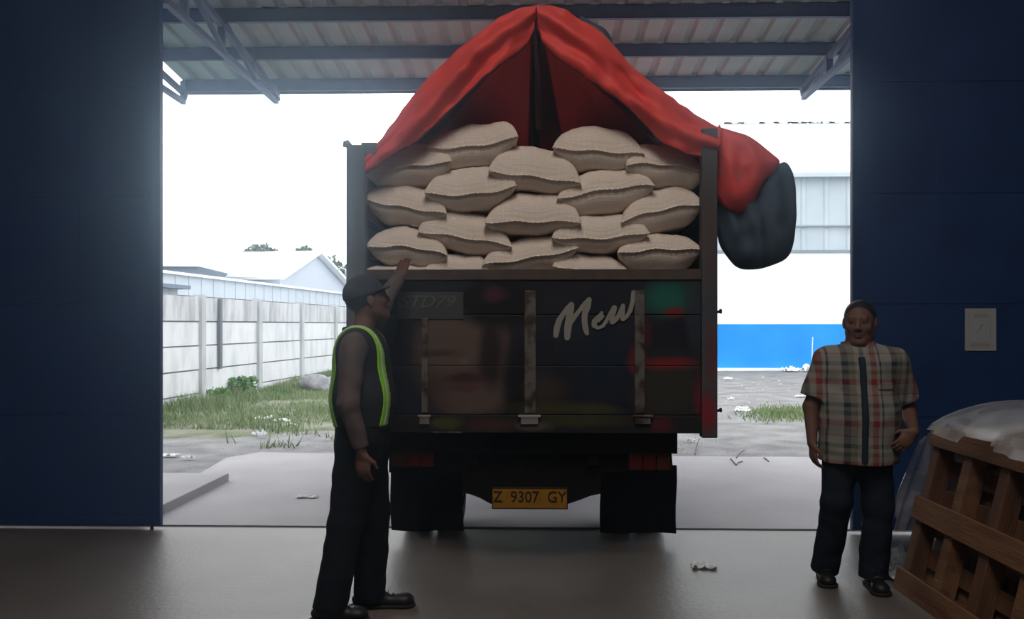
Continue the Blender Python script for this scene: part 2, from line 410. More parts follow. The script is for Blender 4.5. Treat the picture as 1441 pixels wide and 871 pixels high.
q = G(1121, 523); crumple('plastic_bag', (q.x, YB-.75, -.02), .5, .4, .13, 3, m_litter, 'white plastic bag at the foot of the blue wall, left of the pole', 'plastic bag')
q = G(1142, 521); crumple('plastic_bag', (q.x+.1, YB-.65, -.02), .8, .4, .2, 4, m_litter, 'larger pale plastic bag at the foot of the pole by the blue wall', 'plastic bag')
for (u, v, sx, sz, lab) in ((1024, 534, .22, .05, 'white litter scrap on the far gravel nearest the blue wall base'), (1029, 563, .12, .05, 'tiny white scrap on the gravel just right of the truck body'),
        (1045, 579, .24, .04, 'flat white litter scrap in the middle of the gravel yard'), (1126, 559, .22, .03, 'white litter scrap on the gravel beside the plaid shirt sleeve'),
        (972, 622, .08, .03, 'small white scrap on gravel below the truck body corner'), (1045, 575, .2, .03, 'thin white scrap just behind the flat one on the gravel')):
    q = G(u, v, -.03); crumple('litter_scrap', (q.x, q.y, -.03), sx, sx*.6, sz, u*.13, m_litter, lab)

# ================================================================== OUTSIDE, LEFT: panel wall, shed, houses
m_panel = mat('whitewashed_concrete', (.72, .73, .76), .9, col2=(.50, .52, .55), scale=3.2, lo=.45, hi=.75, bump=.3, bscale=20, stretch=(1, 1, .35))
m_panel_top = mat('stained_concrete', (.60, .61, .64), .9, col2=(.36, .36, .38), scale=4.2, lo=.42, hi=.66, bump=.3, bscale=20, stretch=(1, 1, .22))
m_joint = mat('wall_joint_grey', (.16, .17, .19), .9)
m_postc = mat('weathered_concrete', (.52, .54, .56), .9, col2=(.36, .37, .39), scale=5, lo=.4, hi=.7, stretch=(1, 1, .3))
W0 = C(228, 578, 15.6); Wd = C(470, 500, 25.5)-W0; Wd.z = 0; Wd.normalize(); Wn = Vector((-Wd.y, Wd.x, 0))
W0 = Vector((W0.x, W0.y, 0))
def WP(t, off, z): p = W0+Wd*t+Wn*off; return (p.x, p.y, z)
def tw(u, off=0.0):
    """distance along the wall line where pixel column u meets it"""
    a = C(u, HZ, 1); r = Vector((a.x, a.y)); o = W0+Wn*off
    det = r.x*(-Wd.y)+r.y*Wd.x
    s = (o.x*(-Wd.y)+o.y*Wd.x)/det
    return (Vector((r.x*s, r.y*s, 0))-Vector((o.x, o.y, 0))).dot(Wd)
posts = [tw(u) for u in (281, 362, 422, 470)]
st = (posts[3]-posts[0])/3; posts = [posts[0]-st*2, posts[0]-st]+posts+[posts[3]+st*k for k in range(1, 6)]
pw = empty('panel_wall', WP(posts[2], 0, 0), 'long whitewashed concrete panel wall with dark stained top row beyond the grass', 'wall')
def wbar(b, t0, t1, o0, o1, z0, z1):
    vs = [WP(t, o, z) for z in (z0, z1) for o in (o0, o1) for t in (t0, t1)]
    b.add(vs, [(0, 2, 3, 1), (4, 5, 7, 6), (0, 1, 5, 4), (2, 6, 7, 3), (0, 4, 6, 2), (1, 3, 7, 5)])
for i, t in enumerate(posts):
    b = MB(); wbar(b, t-.09, t+.09, -.09, .09, -.1, 2.08); fixn(b.build('post', m_postc, pw))
zj = [-.1, .19, .64, 1.10, 1.56, 2.03]
for t0, t1 in zip(posts, posts[1:]):
    b = MB()
    for k in range(4): wbar(b, t0+.09, t1-.09, -.03+.006*(k % 2), .03, zj[k]+.014, zj[k+1]-.014)
    o = fixn(b.build('panel_bay', m_panel, pw))
    b = MB(); wbar(b, t0+.09, t1-.09, -.01, .01, -.1, 2.0); fixn(b.build('joint', m_joint, o))
    b = MB(); wbar(b, t0+.09, t1-.09, -.035, .03, 1.574, 2.03); fixn(b.build('top_panel', m_panel_top, o))
t = tw(305); b = MB(); wbar(b, t-.05, t+.05, -.1, -.04, .62, 2.02); fixn(b.build('strut', m_joint, pw))

m_fascia = mat('shed_fascia', (.56, .62, .68), .6, col2=(.50, .56, .62), scale=2)
m_shedroof = mat('shed_roof', (.82, .86, .88), .5)
m_dark = mat('dark_roof_edge', (.16, .20, .26), .7)
sh = empty('shed', WP(14, 5, 0), 'long low shed with pale metal fascia right behind the panel wall', 'shed')
b = MB(); wbar(b, -6, 26, 3.0, 3.06, 2.26, 2.76)
for k in range(44): wbar(b, -6+k*.73, -5.97+k*.73, 2.98, 3.0, 2.26, 2.76)
fixn(b.build('fascia', m_fascia, sh))
b = MB(); wbar(b, -6, 26, 2.9, 3.1, 2.76, 2.83); vs = [WP(-6, 3, 2.80), WP(26, 3, 2.80), WP(26, 8, 3.1), WP(-6, 8, 3.1)]; b.add(vs, [(0, 1, 2, 3)]); fixn(b.build('roof', m_shedroof, sh))
b = MB(); wbar(b, -6, 26, 3.3, 7.9, 0, 2.7); fixn(b.build('wall', m_postc, sh))
def block(name, c1, c2, length, zeave, zap, label, mwall, mroof, cat='building', over=.4):
    """gabled building: gable wall from c1 to c2, ridge running away from it"""
    c1 = Vector((c1[0], c1[1], 0)); c2 = Vector((c2[0], c2[1], 0)); g = (c2-c1); r = Vector((-g.y, g.x, 0)).normalized(); mid = (c1+c2)/2
    root = empty(name, mid+r*length/2, label, cat)
    b = MB(); q = [c1, c2, c2+r*length, c1+r*length]; m2 = mid+r*length
    V = [v+Vector((0, 0, z)) for z in (-.1, zeave) for v in q]+[mid+Vector((0, 0, zap)), m2+Vector((0, 0, zap))]
    b.add(V, [(0, 1, 5, 8, 4), (1, 2, 6, 5), (2, 3, 7, 9, 6), (3, 0, 4, 7)]); fixn(b.build('wall', mwall, root))
    b = MB(); gn = g.normalized(); sl = (zap-zeave)/(g.length/2)
    for sg, e in ((-1, c1), (1, c2)):
        a0 = mid-r*over+Vector((0, 0, zap+.05)); a1 = m2+r*over+Vector((0, 0, zap+.05))
        e0 = e+gn*sg*over-r*over+Vector((0, 0, zeave-sl*over+.05)); e1 = e+gn*sg*over+r*(length+over)+Vector((0, 0, zeave-sl*over+.05))
        up = Vector((0, 0, .14)); b.add([a0, a1, e1, e0, a0+up, a1+up, e1+up, e0+up], [(0, 1, 2, 3), (7, 6, 5, 4), (0, 3, 7, 4), (1, 5, 6, 2), (3, 2, 6, 7), (0, 4, 5, 1)])
    fixn(b.build('roof', mroof, root)); return root
m_gable = mat('grey_gable', (.50, .54, .62), .8)
c1 = C(394, HZ, 42); c2 = C(484, HZ, 50)
block('gabled_building', c1, c2, 15, 3.72, 5.15, 'grey gabled hall with a pale roof rising behind the shed', m_gable, m_shedroof)
sb = empty('side_building', C(200, HZ, 40)-Vector((0, 0, EYE)), 'pale roofed building with dark wall at the far left behind the shed', 'building')
q0, q1 = C(60, HZ, 37), C(277, HZ, 37); ze = C(228, 374, 37).z; d_ = Vector((-.12, 1, 0))*7
b = MB(); V = [Vector((q.x, q.y, 0)) for q in (q0, q1)]; V += [V[1]+d_, V[0]+d_]; b.add(V+[v+Vector((0, 0, ze)) for v in V], [(0, 1, 5, 4), (1, 2, 6, 5), (2, 3, 7, 6), (3, 0, 4, 7)]); fixn(b.build('wall', m_dark, sb))
b = MB(); up = Vector((0, 0, .12)); R4 = [V[0]-d_*.04+Vector((0, 0, ze)), V[1]-d_*.04+Vector((.9, 0, ze-.05)), V[2]+Vector((.9, 0, ze+1.5)), V[3]+Vector((0, 0, ze+1.5))]; b.add(R4+[v+up for v in R4], [(0, 1, 2, 3), (4, 5, 6, 7), (0, 1, 5, 4), (1, 2, 6, 5), (2, 3, 7, 6), (3, 0, 4, 7)]); fixn(b.build('roof', m_shedroof, sb))
b = MB(); wbar(b, -4, tw(256, 1.2), 1.0, 2.6, 2.25, 2.33)
ls = fixn(b.build('lean_to_roof', m_dark, origin=WP(-1, 1.8, 2.2)))
b = MB(); wbar(b, -4, tw(250, 1.2), 1.2, 2.4, 0, 2.25); fixn(b.build('wall', m_postc, ls)); tag(ls, 'small dark lean-to roof just behind the left end of the panel wall', 'roof')

# trees beyond the roofs
m_leaf = mat('tree_leaves', (.055, .075, .05), .8, col2=(.10, .13, .08), scale=12)
m_bark = mat('bark', (.12, .09, .07), .9)
def tree(name, c, h, crown, label, n=900, seed=1):
    rnd = random.Random(seed); root = empty(name, (c[0], c[1], 0), label, 'tree')
    b = MB(); b.tube([(c[0], c[1], 0), (c[0]+.1, c[1], h*.5), (c[0], c[1], h*.9)], [.2, .15, .06], 8); b.build('trunk', m_bark, root)
    b = MB()
    for k in range(n):
        v = Vector((rnd.gauss(0, 1), rnd.gauss(0, 1), rnd.gauss(0, 1))).normalized()*rnd.random()**.4
        p = Vector((c[0]+v.x*crown[0]*(1+.3*nz(v.x, v.y, v.z, 3)), c[1]+v.y*crown[0], h-crown[1]+v.z*crown[1]*(1+.4*nz(v.y, v.z, v.x, 3))))
        a = Vector((rnd.gauss(0, 1), rnd.gauss(0, 1), rnd.gauss(0, 1))).normalized()*.22; e = a.orthogonal().normalized()*.11
        b.add([p-a, p+e, p+a, p-e], [(0, 1, 2, 3)])
    b.build('foliage', m_leaf, root); return root
q = C(366, HZ, 60); tree('tree', q, C(366, 349, 60).z+.2, (1.5, 1.0), 'dark tree top showing over the pale roof, larger and further left', seed=2)
q = C(428, HZ, 62); tree('tree', q, C(428, 351, 62).z+.2, (.7, .7), 'small dark tree top just left of the gable peak', 400, seed=3)
q = C(468, HZ, 56); tree('tree', q, C(455, 362, 56).z, (1.3, 1.9), 'dark tree behind the right slope of the gabled hall', 1100, seed=4)
# street lamp
q = C(488, HZ, 30); b = MB(); zt = C(488, 377, 30).z
b.tube([(q.x, q.y, 0), (q.x, q.y, zt-.25), (q.x-.05, q.y, zt-.05), (q.x-.2, q.y, zt), (q.x-.32, q.y, zt-.08)], .03, 8)
tag(b.build('street_lamp', m_postc, origin=(q.x, q.y, 0)), 'thin curved lamp post behind the guard and the panel wall', 'lamp post')

# grass and weeds, rubble
m_verge = mat('mossy_soil', (.10, .125, .06), .95, col2=(.22, .22, .18), scale=1.7, lo=.38, hi=.62, bump=.8, bscale=22, detail=9)
b = MB()
def wobv(x, y): return (nz(x, y, 1, .8)*.8+nz(x, y, 9, 2.5)*.35)*1.3+max(0, x+5)*.5
def vg(i, j): x, y, _ = WP(-6+32*i, -9*j, 0); return (x, y, -.004+.01*nz(x, y, 5, 1.1)-.075*max(0, 1-max(0, y-11.3-wobv(x, y))/1.1)**1.5)
b.grid(vg, 160, 60); fs = []
for f in b.f:
    c = sum((Vector(b.v[q]) for q in f), Vector())/4; wob = nz(c.x, c.y, 1, .8)*.8+nz(c.x, c.y, 9, 2.5)*.35
    if c.y > 11.3+wob*1.3+max(0, c.x+5)*.5 and c.x < .2+wob*2: fs.append(f)
b.f = fs; struct(b.build('ground_verge', m_verge, smooth=True))
m_grass = mat('grass', (.14, .22, .09), .8, col2=(.27, .31, .17), scale=1.3)
rnd = random.Random(11); b = MB()
def grass_at(x, y, h, w_):
    a = rnd.random()*6.28; dx, dy = math.cos(a)*w_, math.sin(a)*w_; lx, ly = rnd.gauss(0, .35)*h, rnd.gauss(0, .35)*h
    b.add([(x-dx, y-dy, -.03), (x+dx, y+dy, -.03), (x+lx, y+ly, h-.03)], [(0, 1, 2)])
cnt = 0
while cnt < 80000:
    t = rnd.uniform(-5, 24); o = -abs(rnd.uniform(0, 1))**1.3*9
    x, y, _ = WP(t, o, 0)
    if y < 9.2 or x > .5: continue
    if y < 10.8 and x > -3.6: continue
    if y < 11.5 and x > -3.0: continue
    d = y
    dens = nz(x, y, 2, .55)*.9+nz(x, y, 7, 1.8)*.5+.35+(.45 if o > -1.2 else 0)-(.55 if y < 11.3 and o > -3.5 else 0)-(.75 if 11.0 < y < 12.6 and x < -4 else 0)
    if dens < rnd.random()*.7: continue
    hh = (.04+.09*rnd.random())*(1+max(0, nz(x, y, 4, 1.1))*1.6)*(1.5 if o > -.8 else 1)
    grass_at(x, y, hh, .006+.008*rnd.random()); cnt += 1
for k in range(1500):
    q = G(rnd.gauss(1105, 28), rnd.gauss(583, 5), -.03); grass_at(q.x, q.y, .05+.05*rnd.random(), .012)
tag(b.build('grass', m_grass), 'green and brown grass growing between the apron and the panel wall', 'grass', kind='stuff')
def weed(c, h, r, label, seed, n=260):
    rd = random.Random(seed); root = empty('weed', (c.x, c.y, -.03), label, 'weed'); b = MB(); s = MB()
    for k in range(9):
        a = rd.random()*6.28; s.tube([(c.x, c.y, -.03), (c.x+math.cos(a)*r*.7, c.y+math.sin(a)*r*.7, h*rd.uniform(.6, 1))], .006, 5)
    for k in range(n):
        a = rd.random()*6.28; rr = r*rd.random()**.5; z = h*rd.random()**.7; p = Vector((c.x+math.cos(a)*rr, c.y+math.sin(a)*rr, z-.02))
        d = Vector((rd.gauss(0, 1), rd.gauss(0, 1), rd.gauss(.3, .6))).normalized()*.07; e = d.orthogonal().normalized()*.025
        b.add([p-d, p+e, p+d, p-e], [(0, 1, 2, 3)])
    s.build('stem', m_grass, root); b.build('leaves', mat('weed_leaves', (.07, .16, .05), .7, col2=(.13, .24, .08), scale=9), root)
weed(G(338, 560, -.03), .42, .35, 'bushy green weed at the foot of the panel wall near the second post', 1, 420)
weed(G(352, 552, -.03), .4, .14, 'slim dark weed standing close to the panel wall', 2, 120)
weed(G(300, 566, -.03), .25, .3, 'low green weed against the panel wall near the first post', 3, 240)
m_rock = mat('grey_rock', (.22, .22, .24), .9, col2=(.34, .34, .36), scale=9, bump=.5)
def rock(c, r, seed, sz=.7):
    bm = bmesh.new(); bmesh.ops.create_icosphere(bm, subdivisions=3, radius=1)
    for v in bm.verts: v.co *= 1+.35*nz(v.co.x, v.co.y, v.co.z+seed, 1.3)+.1*nz(v.co.x, v.co.y, v.co.z+seed, 4)
    b = MB(); b.add([(c.x+v.co.x*r, c.y+v.co.y*r, c.z+v.co.z*r*sz+r*.3) for v in bm.verts], [[v.index for v in f.verts] for f in bm.faces]); bm.free(); return b
q = G(445, 550, -.03); q.z = -.03; tag(rock(q, .38, 4, .75).build('rubble_heap', m_rock, origin=q, smooth=True), 'grey rubble heap at the foot of the panel wall', 'rubble')
q = G(466, 546, -.03); q.z = -.03; tag(rock(q, .28, 9, .7).build('rubble_heap', m_rock, origin=q, smooth=True), 'smaller grey rubble heap beside the larger one, nearer the guard', 'rubble')
q = G(425, 545, -.03); q.z = -.03; tag(rock(q, .22, 12, .6).build('rubble_heap', m_rock, origin=q, smooth=True), 'low grey rubble lump left of the larger heap', 'rubble')
for (u, v, sx, sz, lab) in ((371, 591, .24, .04, 'white litter scrap lying in the middle of the grass'), (397, 594, .28, .03, 'long white litter scrap right of the middle scrap in the grass'), (367, 616, .14, .06, 'white scrap near the apron edge in the grass'),
        (360, 613, .1, .03, 'tiny white scrap beside another near the apron edge'), (238, 643, .22, .02, 'flat white scrap on the dirt beside the left door'), (265, 647, .12, .03, 'small pale scrap on dirt right of the flat white one'), (410, 600, .12, .03, 'small white scrap in grass towards the guard')):
    q = G(u, v, -.03); crumple('litter_scrap', (q.x, q.y, -.02), sx, sx*.5, sz, u*.17, m_litter, lab)
b = MB(); rd = random.Random(5)
for k in range(420):
    if k % 2: q = G(rd.uniform(950, 1200), rd.uniform(530, 645), -.035)
    else:
        q = G(rd.uniform(225, 480), rd.uniform(590, 672), -.035)
        if q.y < 10.6 and q.x > -3.3: continue
    r = rd.uniform(.008, .028)*(q.y/12); a = rd.random()*3
    vs = [Vector((math.cos(a+i*1.57)*r*rd.uniform(.7, 1.2), math.sin(a+i*1.57)*r*rd.uniform(.7, 1.2), 0)) for i in range(4)]
    b.add([(q.x+v.x, q.y+v.y, -.04) for v in vs]+[(q.x+v.x*.5, q.y+v.y*.5, -.04+r*.6) for v in vs], [(0, 1, 5, 4), (1, 2, 6, 5), (2, 3, 7, 6), (3, 0, 4, 7), (4, 5, 6, 7)])
tag(b.build('gravel_stones', mat('pale_gravel', (.42, .42, .42), .9)), 'loose pale stones strewn over the gravel yard', 'gravel', kind='stuff')
q = G(432, 700); crumple('paper_scrap', (q.x, q.y, .0), .17, .1, .015, 8, m_litter, 'white paper scrap on the concrete apron outside', 'paper')
q = G(990, 799); crumple('paper_scrap', (q.x, q.y, .0), .15, .08, .02, 21, m_litter, 'crumpled white paper scrap on the warehouse floor', 'paper')
b = MB()
for (u, v, u2, v2) in ((1028, 646, 1036, 655), (1036, 655, 1045, 650), (1075, 645, 1082, 650), (984, 618, 978, 640), (1048, 634, 1036, 645)):
    a, e = G(u, v), G(u2, v2); b.tube([(a.x, a.y, .006), ((a.x+e.x)/2, (a.y+e.y)/2+.03, .012), (e.x, e.y, .006)], .006, 6)
tag(b.build('twigs', m_bark, origin=G(1040, 650)), 'thin dry twigs lying on the apron edge right of the truck', 'twig', kind='stuff')

# ================================================================== TRUCK
YT = 5.4
m_post = mat('worn_grey_metal', (.10, .10, .11), .6, col2=(.17, .16, .16), scale=9, spec=.4)
m_gate = mat('painted_tailgate', (.010, .012, .022), .45, col2=(.022, .022, .032), scale=5, spec=.3)
m_black = mat('black_chassis', (.008, .008, .010), .75, spec=.15)
m_rubber = mat('black_rubber', (.012, .012, .014), .9, spec=.15)
m_strip = mat('pale_worn_strip', (.14, .13, .12), .5, metal=.2, col2=(.05, .035, .03), scale=14, lo=.45, hi=.62)
m_hinge = mat('bright_steel', (.75, .75, .74), .25, metal=.9)
m_rust = mat('rusty_edge', (.10, .07, .06), .8, col2=(.05, .045, .045), scale=10)
m_wood = mat('bed_side_board', (.06, .06, .07), .7, col2=(.10, .09, .09), scale=6)
m_body = mat('dark_cab_paint', (.03, .04, .07), .35, spec=.5)
m_glass = mat('dark_glass', (.02, .025, .03), .05, spec=.8)
xl = P(488, 400, YT).x; xli = P(514, 400, YT).x; xri = P(987, 400, YT).x; xr = P(1009, 400, YT).x
zt = lambda v: P(745, v, YT).z
truck = empty('truck', ((xl+xr)/2, YT+2.5, 0), 'dark painted cargo truck seen from behind, backed into the doorway', 'truck')
# tailgate with painted mural
zg0, zg1 = zt(583), zt(379)
tg = MB(); tg.box(xli, xri, YT+.012, YT+.04, zg0, zg1)
for (va, vb) in ((583, 515), (514, 443.5), (442, 394)): tg.box(xli+.002, xri-.002, YT, YT+.02, zt(va), zt(vb), .002)
tailgate = tg.build('tailgate', m_gate, truck)
tl = worldloc(tailgate)
def pc(u, v, ru, rv, col, soft, st):
    p = P(u, v, YT); return (p.x-tl.x, p.z-tl.z, ru/231, rv/231, col, soft, st)
skin = (.12, .085, .07); skin2 = (.1, .07, .06); dk = (.006, .006, .008)
paint_patches(m_gate, [pc(650, 505, 66, 86, (.06, .043, .04), .12, .95), pc(640, 480, 50, 52, skin, .3, .9), pc(668, 560, 44, 26, skin, .35, .8), pc(702, 480, 16, 42, (.09, .05, .05), .4, .8),
    pc(700, 425, 60, 36, dk, .25, 1), pc(690, 498, 16, 44, dk, .4, .8), pc(727, 540, 18, 60, dk, .4, .9), pc(620, 497, 22, 5, (.03, .022, .02), .5, .7), pc(655, 532, 26, 7, (.05, .015, .015), .4, .9), pc(655, 546, 20, 6, (.085, .035, .032), .4, .8), pc(652, 508, 8, 5, (.16, .13, .12), .6, .6),
    pc(697, 415, 14, 9, (.10, .025, .035), .6, .6), pc(770, 548, 26, 16, (.06, .045, .03), .6, .6), pc(940, 545, 45, 45, (.035, .032, .024), .4, .9), pc(940, 420, 30, 22, (.012, .14, .10), .5, .8), pc(950, 440, 14, 7, (.20, .012, .02), .5, .9),
    pc(896, 506, 12, 20, (.22, .012, .02), .3, .9), pc(943, 512, 32, 8, (.22, .012, .02), .5, .9), pc(905, 470, 10, 20, (.12, .01, .015), .5, .6), pc(978, 440, 12, 60, (.03, .04, .055), .4, .7), pc(850, 500, 45, 60, (.008, .018, .035), .5, .7),
    pc(780, 574, 60, 8, (.055, .05, .012), .6, .7), pc(838, 577, 30, 6, (.06, .055, .015), .6, .7), pc(985, 560, 8, 30, (.14, .015, .022), .5, .7)], 10, .02)
b = MB(); b.box(xli, xri, YT-.012, YT+.05, zt(394), zt(379), .004); b.build('top_rail', m_rust, tailgate)
for (u, v0, v1, wpx) in ((598, 448, 580, 9), (746, 409, 581, 16), (900, 409, 581, 14)):
    a, e = P(u-wpx/2, v1, YT), P(u+wpx/2, v0, YT)
    b = MB(); b.box(a.x, e.x, YT-.014, YT-.001, a.z, e.z, .003)
    for k in range(6): b.lathe(((a.x+e.x)/2, YT-.014, a.z+(e.z-a.z)*(k+.5)/6), 'y', [(-.004, 0.0001), (-.004, .006), (.002, .008)], 10)
    b.build('stile', m_strip, tailgate)
for (u, wd) in ((597, 18), (745, 31), (905, 27)):
    a = P(u, 585.5, YT-.03); b = MB(); hw = wd/2/231
    b.tube([(a.x-hw, a.y, a.z), (a.x+hw, a.y, a.z)], .008, 10); b.box(a.x-hw*.8, a.x+hw*.8, YT-.028, YT-.001, a.z-.05, a.z+.004, .003)
    b.build('hinge', m_hinge if u < 890 else m_strip, tailgate)
a, e = P(560, 449, YT), P(652, 411, YT); b = MB(); b.box(a.x, e.x, YT-.006, YT+.001, a.z, e.z, .001); plq = b.build('badge_panel', mat('grey_panel_paint', (.052, .058, .060), .5), tailgate)
b = MB(); a, e = P(613, 583, YT), P(650, 577, YT)
m_text = mat('pale_lettering', (.26, .25, .23), .6); m_textdim = mat('grey_lettering', (.12, .125, .12), .6)
def text(name, s, size, loc, m, parent, shear=0, ext=.0015, align='CENTER', sx=1.0):
    cu = bpy.data.curves.new(name, 'FONT'); cu.body = s; cu.size = size; cu.extrude = ext; cu.shear = shear; cu.align_x = align; cu.align_y = 'CENTER'; cu.materials.append(m)
    o = bpy.data.objects.new(name, cu); COL.objects.link(o); o.parent = parent; o.location = Vector(loc)-worldloc(parent); o.rotation_euler = (math.pi/2, 0, 0); o.scale = (sx, 1, 1)
    bpy.context.view_layer.update(); dg = bpy.context.evaluated_depsgraph_get(); me = bpy.data.meshes.new_from_object(o.evaluated_get(dg))
    q = bpy.data.objects.new(name, me); COL.objects.link(q); q.parent = parent; q.location = o.location; q.rotation_euler = o.rotation_euler; q.scale = o.scale
    bpy.data.objects.remove(o); return q
text('lettering', 'STD79', .105, P(599, 425, YT-.008), m_textdim, plq, .35, sx=1.15)
# brush script word: strokes as (x, y, width) on an enlarged crop of the lettering
strokes = [[(165, 690, 80), (178, 600, 92), (205, 500, 90), (265, 400, 70), (330, 320, 80), (375, 280, 80)], [(375, 280, 90), (355, 380, 105), (345, 480, 110), (325, 600, 110), (318, 720, 85)],
    [(345, 560, 60), (410, 450, 70), (480, 360, 60), (550, 275, 75), (610, 215, 75)], [(612, 210, 80), (590, 300, 100), (555, 400, 85), (552, 500, 85), (565, 600, 85), (585, 665, 62)],
    [(790, 380, 34), (740, 440, 60), (690, 500, 85), (680, 555, 75), (730, 592, 46), (800, 565, 50), (850, 490, 55), (900, 400, 62), (955, 320, 80)], [(745, 500, 34), (800, 435, 42), (775, 378, 30)],
    [(955, 320, 80), (925, 420, 85), (928, 505, 85), (985, 470, 60), (1040, 370, 70), (1070, 290, 60)], [(1070, 290, 62), (1055, 390, 90), (1070, 470, 70), (1120, 440, 50), (1170, 350, 66), (1200, 230, 62), (1215, 115, 75)]]
b = MB(); TS = 9.607
for stk in strokes:
    pts = []
    for (x0, y0, w0), (x1, y1, w1) in zip(stk, stk[1:]):
        for k in range(4): t = k/4; pts.append((x0+(x1-x0)*t, y0+(y1-y0)*t, w0+(w1-w0)*t))
    pts.append(stk[-1])
    for (x0, y0, w0), (x1, y1, w1) in zip(pts, pts[1:]):
        a, c = P(765+x0/TS, 400+y0/TS, YT), P(765+x1/TS, 400+y1/TS, YT); r0, r1 = w0/2/TS/231*.92, w1/2/TS/231*.92
        d = (c-a); d.y = 0; d.normalize(); nn = Vector((-d.z, 0, d.x)); ring = []
        for k in range(7): t = math.pi/2+math.pi*k/6; ring.append(a+(d*math.cos(t)+nn*math.sin(t))*r0)
        for k in range(7): t = -math.pi/2+math.pi*k/6; ring.append(c+(d*math.cos(t)+nn*math.sin(t))*r1)
        if any(abs(p.z-zt(442.7)) < .002 for p in (a, c)): pass
        b.add([(p.x, YT-.003-.00006*len(b.v)/14, p.z) for p in ring], [tuple(range(13, -1, -1))])
b.build('lettering', m_text, tailgate)
# body: sill, side boards, posts, floor
m_sill = mat('painted_sill', (.012, .012, .015), .6)
b = MB(); b.box(xli-.02, xri+.02, YT-.01, YT+.12, zt(609), zt(584), .004); sill = b.build('rear_sill', m_sill, truck); tl = worldloc(sill)
paint_patches(m_sill, [pc(627, 595, 22, 8, (.07, .075, .015), .4, .8), pc(690, 598, 34, 9, (.07, .03, .02), .5, .7), pc(752, 599, 20, 6, (.14, .13, .11), .6, .6), pc(815, 592, 55, 7, (.05, .05, .012), .7, .8), pc(930, 598, 14, 10, (.10, .01, .015), .5, .8)], 14, .02)
b = MB(); b.box(P(610, 600, YT).x, P(650, 600, YT).x, YT-.016, YT-.008, zt(609), zt(607)); b.build('sill_strip', m_strip, sill)
m_postr = mat('blue_grey_post', (.09, .10, .125), .6, col2=(.12, .12, .14), scale=7)
b = MB(); b.box(xl, xli+.0, YT-.02, YT+.07, .84, zt(203), .006); b.build('corner_post', m_postr, truck)
b = MB(); a = P(487, 199, YT); e = P(500, 214, YT); b.tube([a, e], .016, 10); b.tube([P(486, 207, YT), P(487, 199, YT)], .017, 10); b.box(P(508, 0, YT).x, P(530, 0, YT).x, YT, YT+.06, zt(215), zt(199), .003); b.build('latch', m_postr, truck)
m_postp = mat('mural_post', (.055, .06, .075), .6, col2=(.085, .08, .085), scale=7)
b = MB(); b.box(xri+.0, xr, YT-.02, YT+.07, zt(615), zt(183), .006); pr_ = b.build('corner_post', m_postp, truck); tl = worldloc(pr_)
paint_patches(m_postp, [pc(1002, 500, 8, 40, (.14, .02, .03), .5, .6), pc(995, 580, 12, 26, (.22, .015, .025), .4, .9), pc(1000, 300, 12, 90, (.075, .05, .045), .6, .8)], 12, .02)
for v in (438, 577):
    a = P(1012, v, YT); b = MB(); b.tube([(a.x-.03, YT, a.z-.01), (a.x+.006, YT, a.z)], .008, 8); b.lathe((a.x+.003, YT, a.z), 'x', [(0, .0001), (0, .014), (.012, .014), (.012, .0001)], 10); b.build('bolt', m_black, truck)
BL = 10.0
for sg, x in ((-1, xl), (1, xr)):
    b = MB(); x0, x1 = (x+.01, x+.045) if sg < 0 else (x-.045, x-.01)
    for k in range(8): b.box(x0, x1, YT+.07, BL, .93+k*.205, .93+k*.205+.198, .004)
    for k in range(6): yy = YT+.5+k*.8; xo = x0-.03 if sg < 0 else x1; b.box(xo, xo+.03, yy, yy+.07, .85, 2.56, .003)
    b.build('side_board', m_wood, truck)
b = MB(); b.box(xl+.02, xr-.02, YT+.05, BL, .88, .95); b.build('bed_floor', m_black, truck)
b = MB(); b.box(xl+.02, xr-.02, BL-.06, BL, .95, 2.7); b.build('headboard', m_wood, truck)
ridge0, ridge1 = P(754, 17, YT+.1), Vector((P(754, 17, YT+.1).x, BL, 3.25))
b = MB(); b.tube([ridge0, ridge1], .028, 10); b.tube([(ridge1.x, BL-.02, 2.6), ridge1], .028, 8)
b.build('ridge_pole', m_black, truck)
# chassis, axle, wheels
cx = (P(548, 0, 6.05).x+P(953, 0, 6.05).x)/2
b = MB()
for s in (-1, 1): b.box(cx+s*.38-.035, cx+s*.38+.035, YT+.15, 12.0, .62, .84, .005)
b.box(cx-.9, cx+.9, YT+.12, YT+.2, .70, .86, .006)
for y in (6.2, 7.0, 8.0, 9.0, 10.5): b.box(cx-.38, cx+.38, y, y+.06, .64, .8)
for y in (6.0, 7.1, 8.2, 9.4): b.box(xl+.05, xr-.05, y, y+.07, .82, .9)
b.build('chassis', m_black, truck)
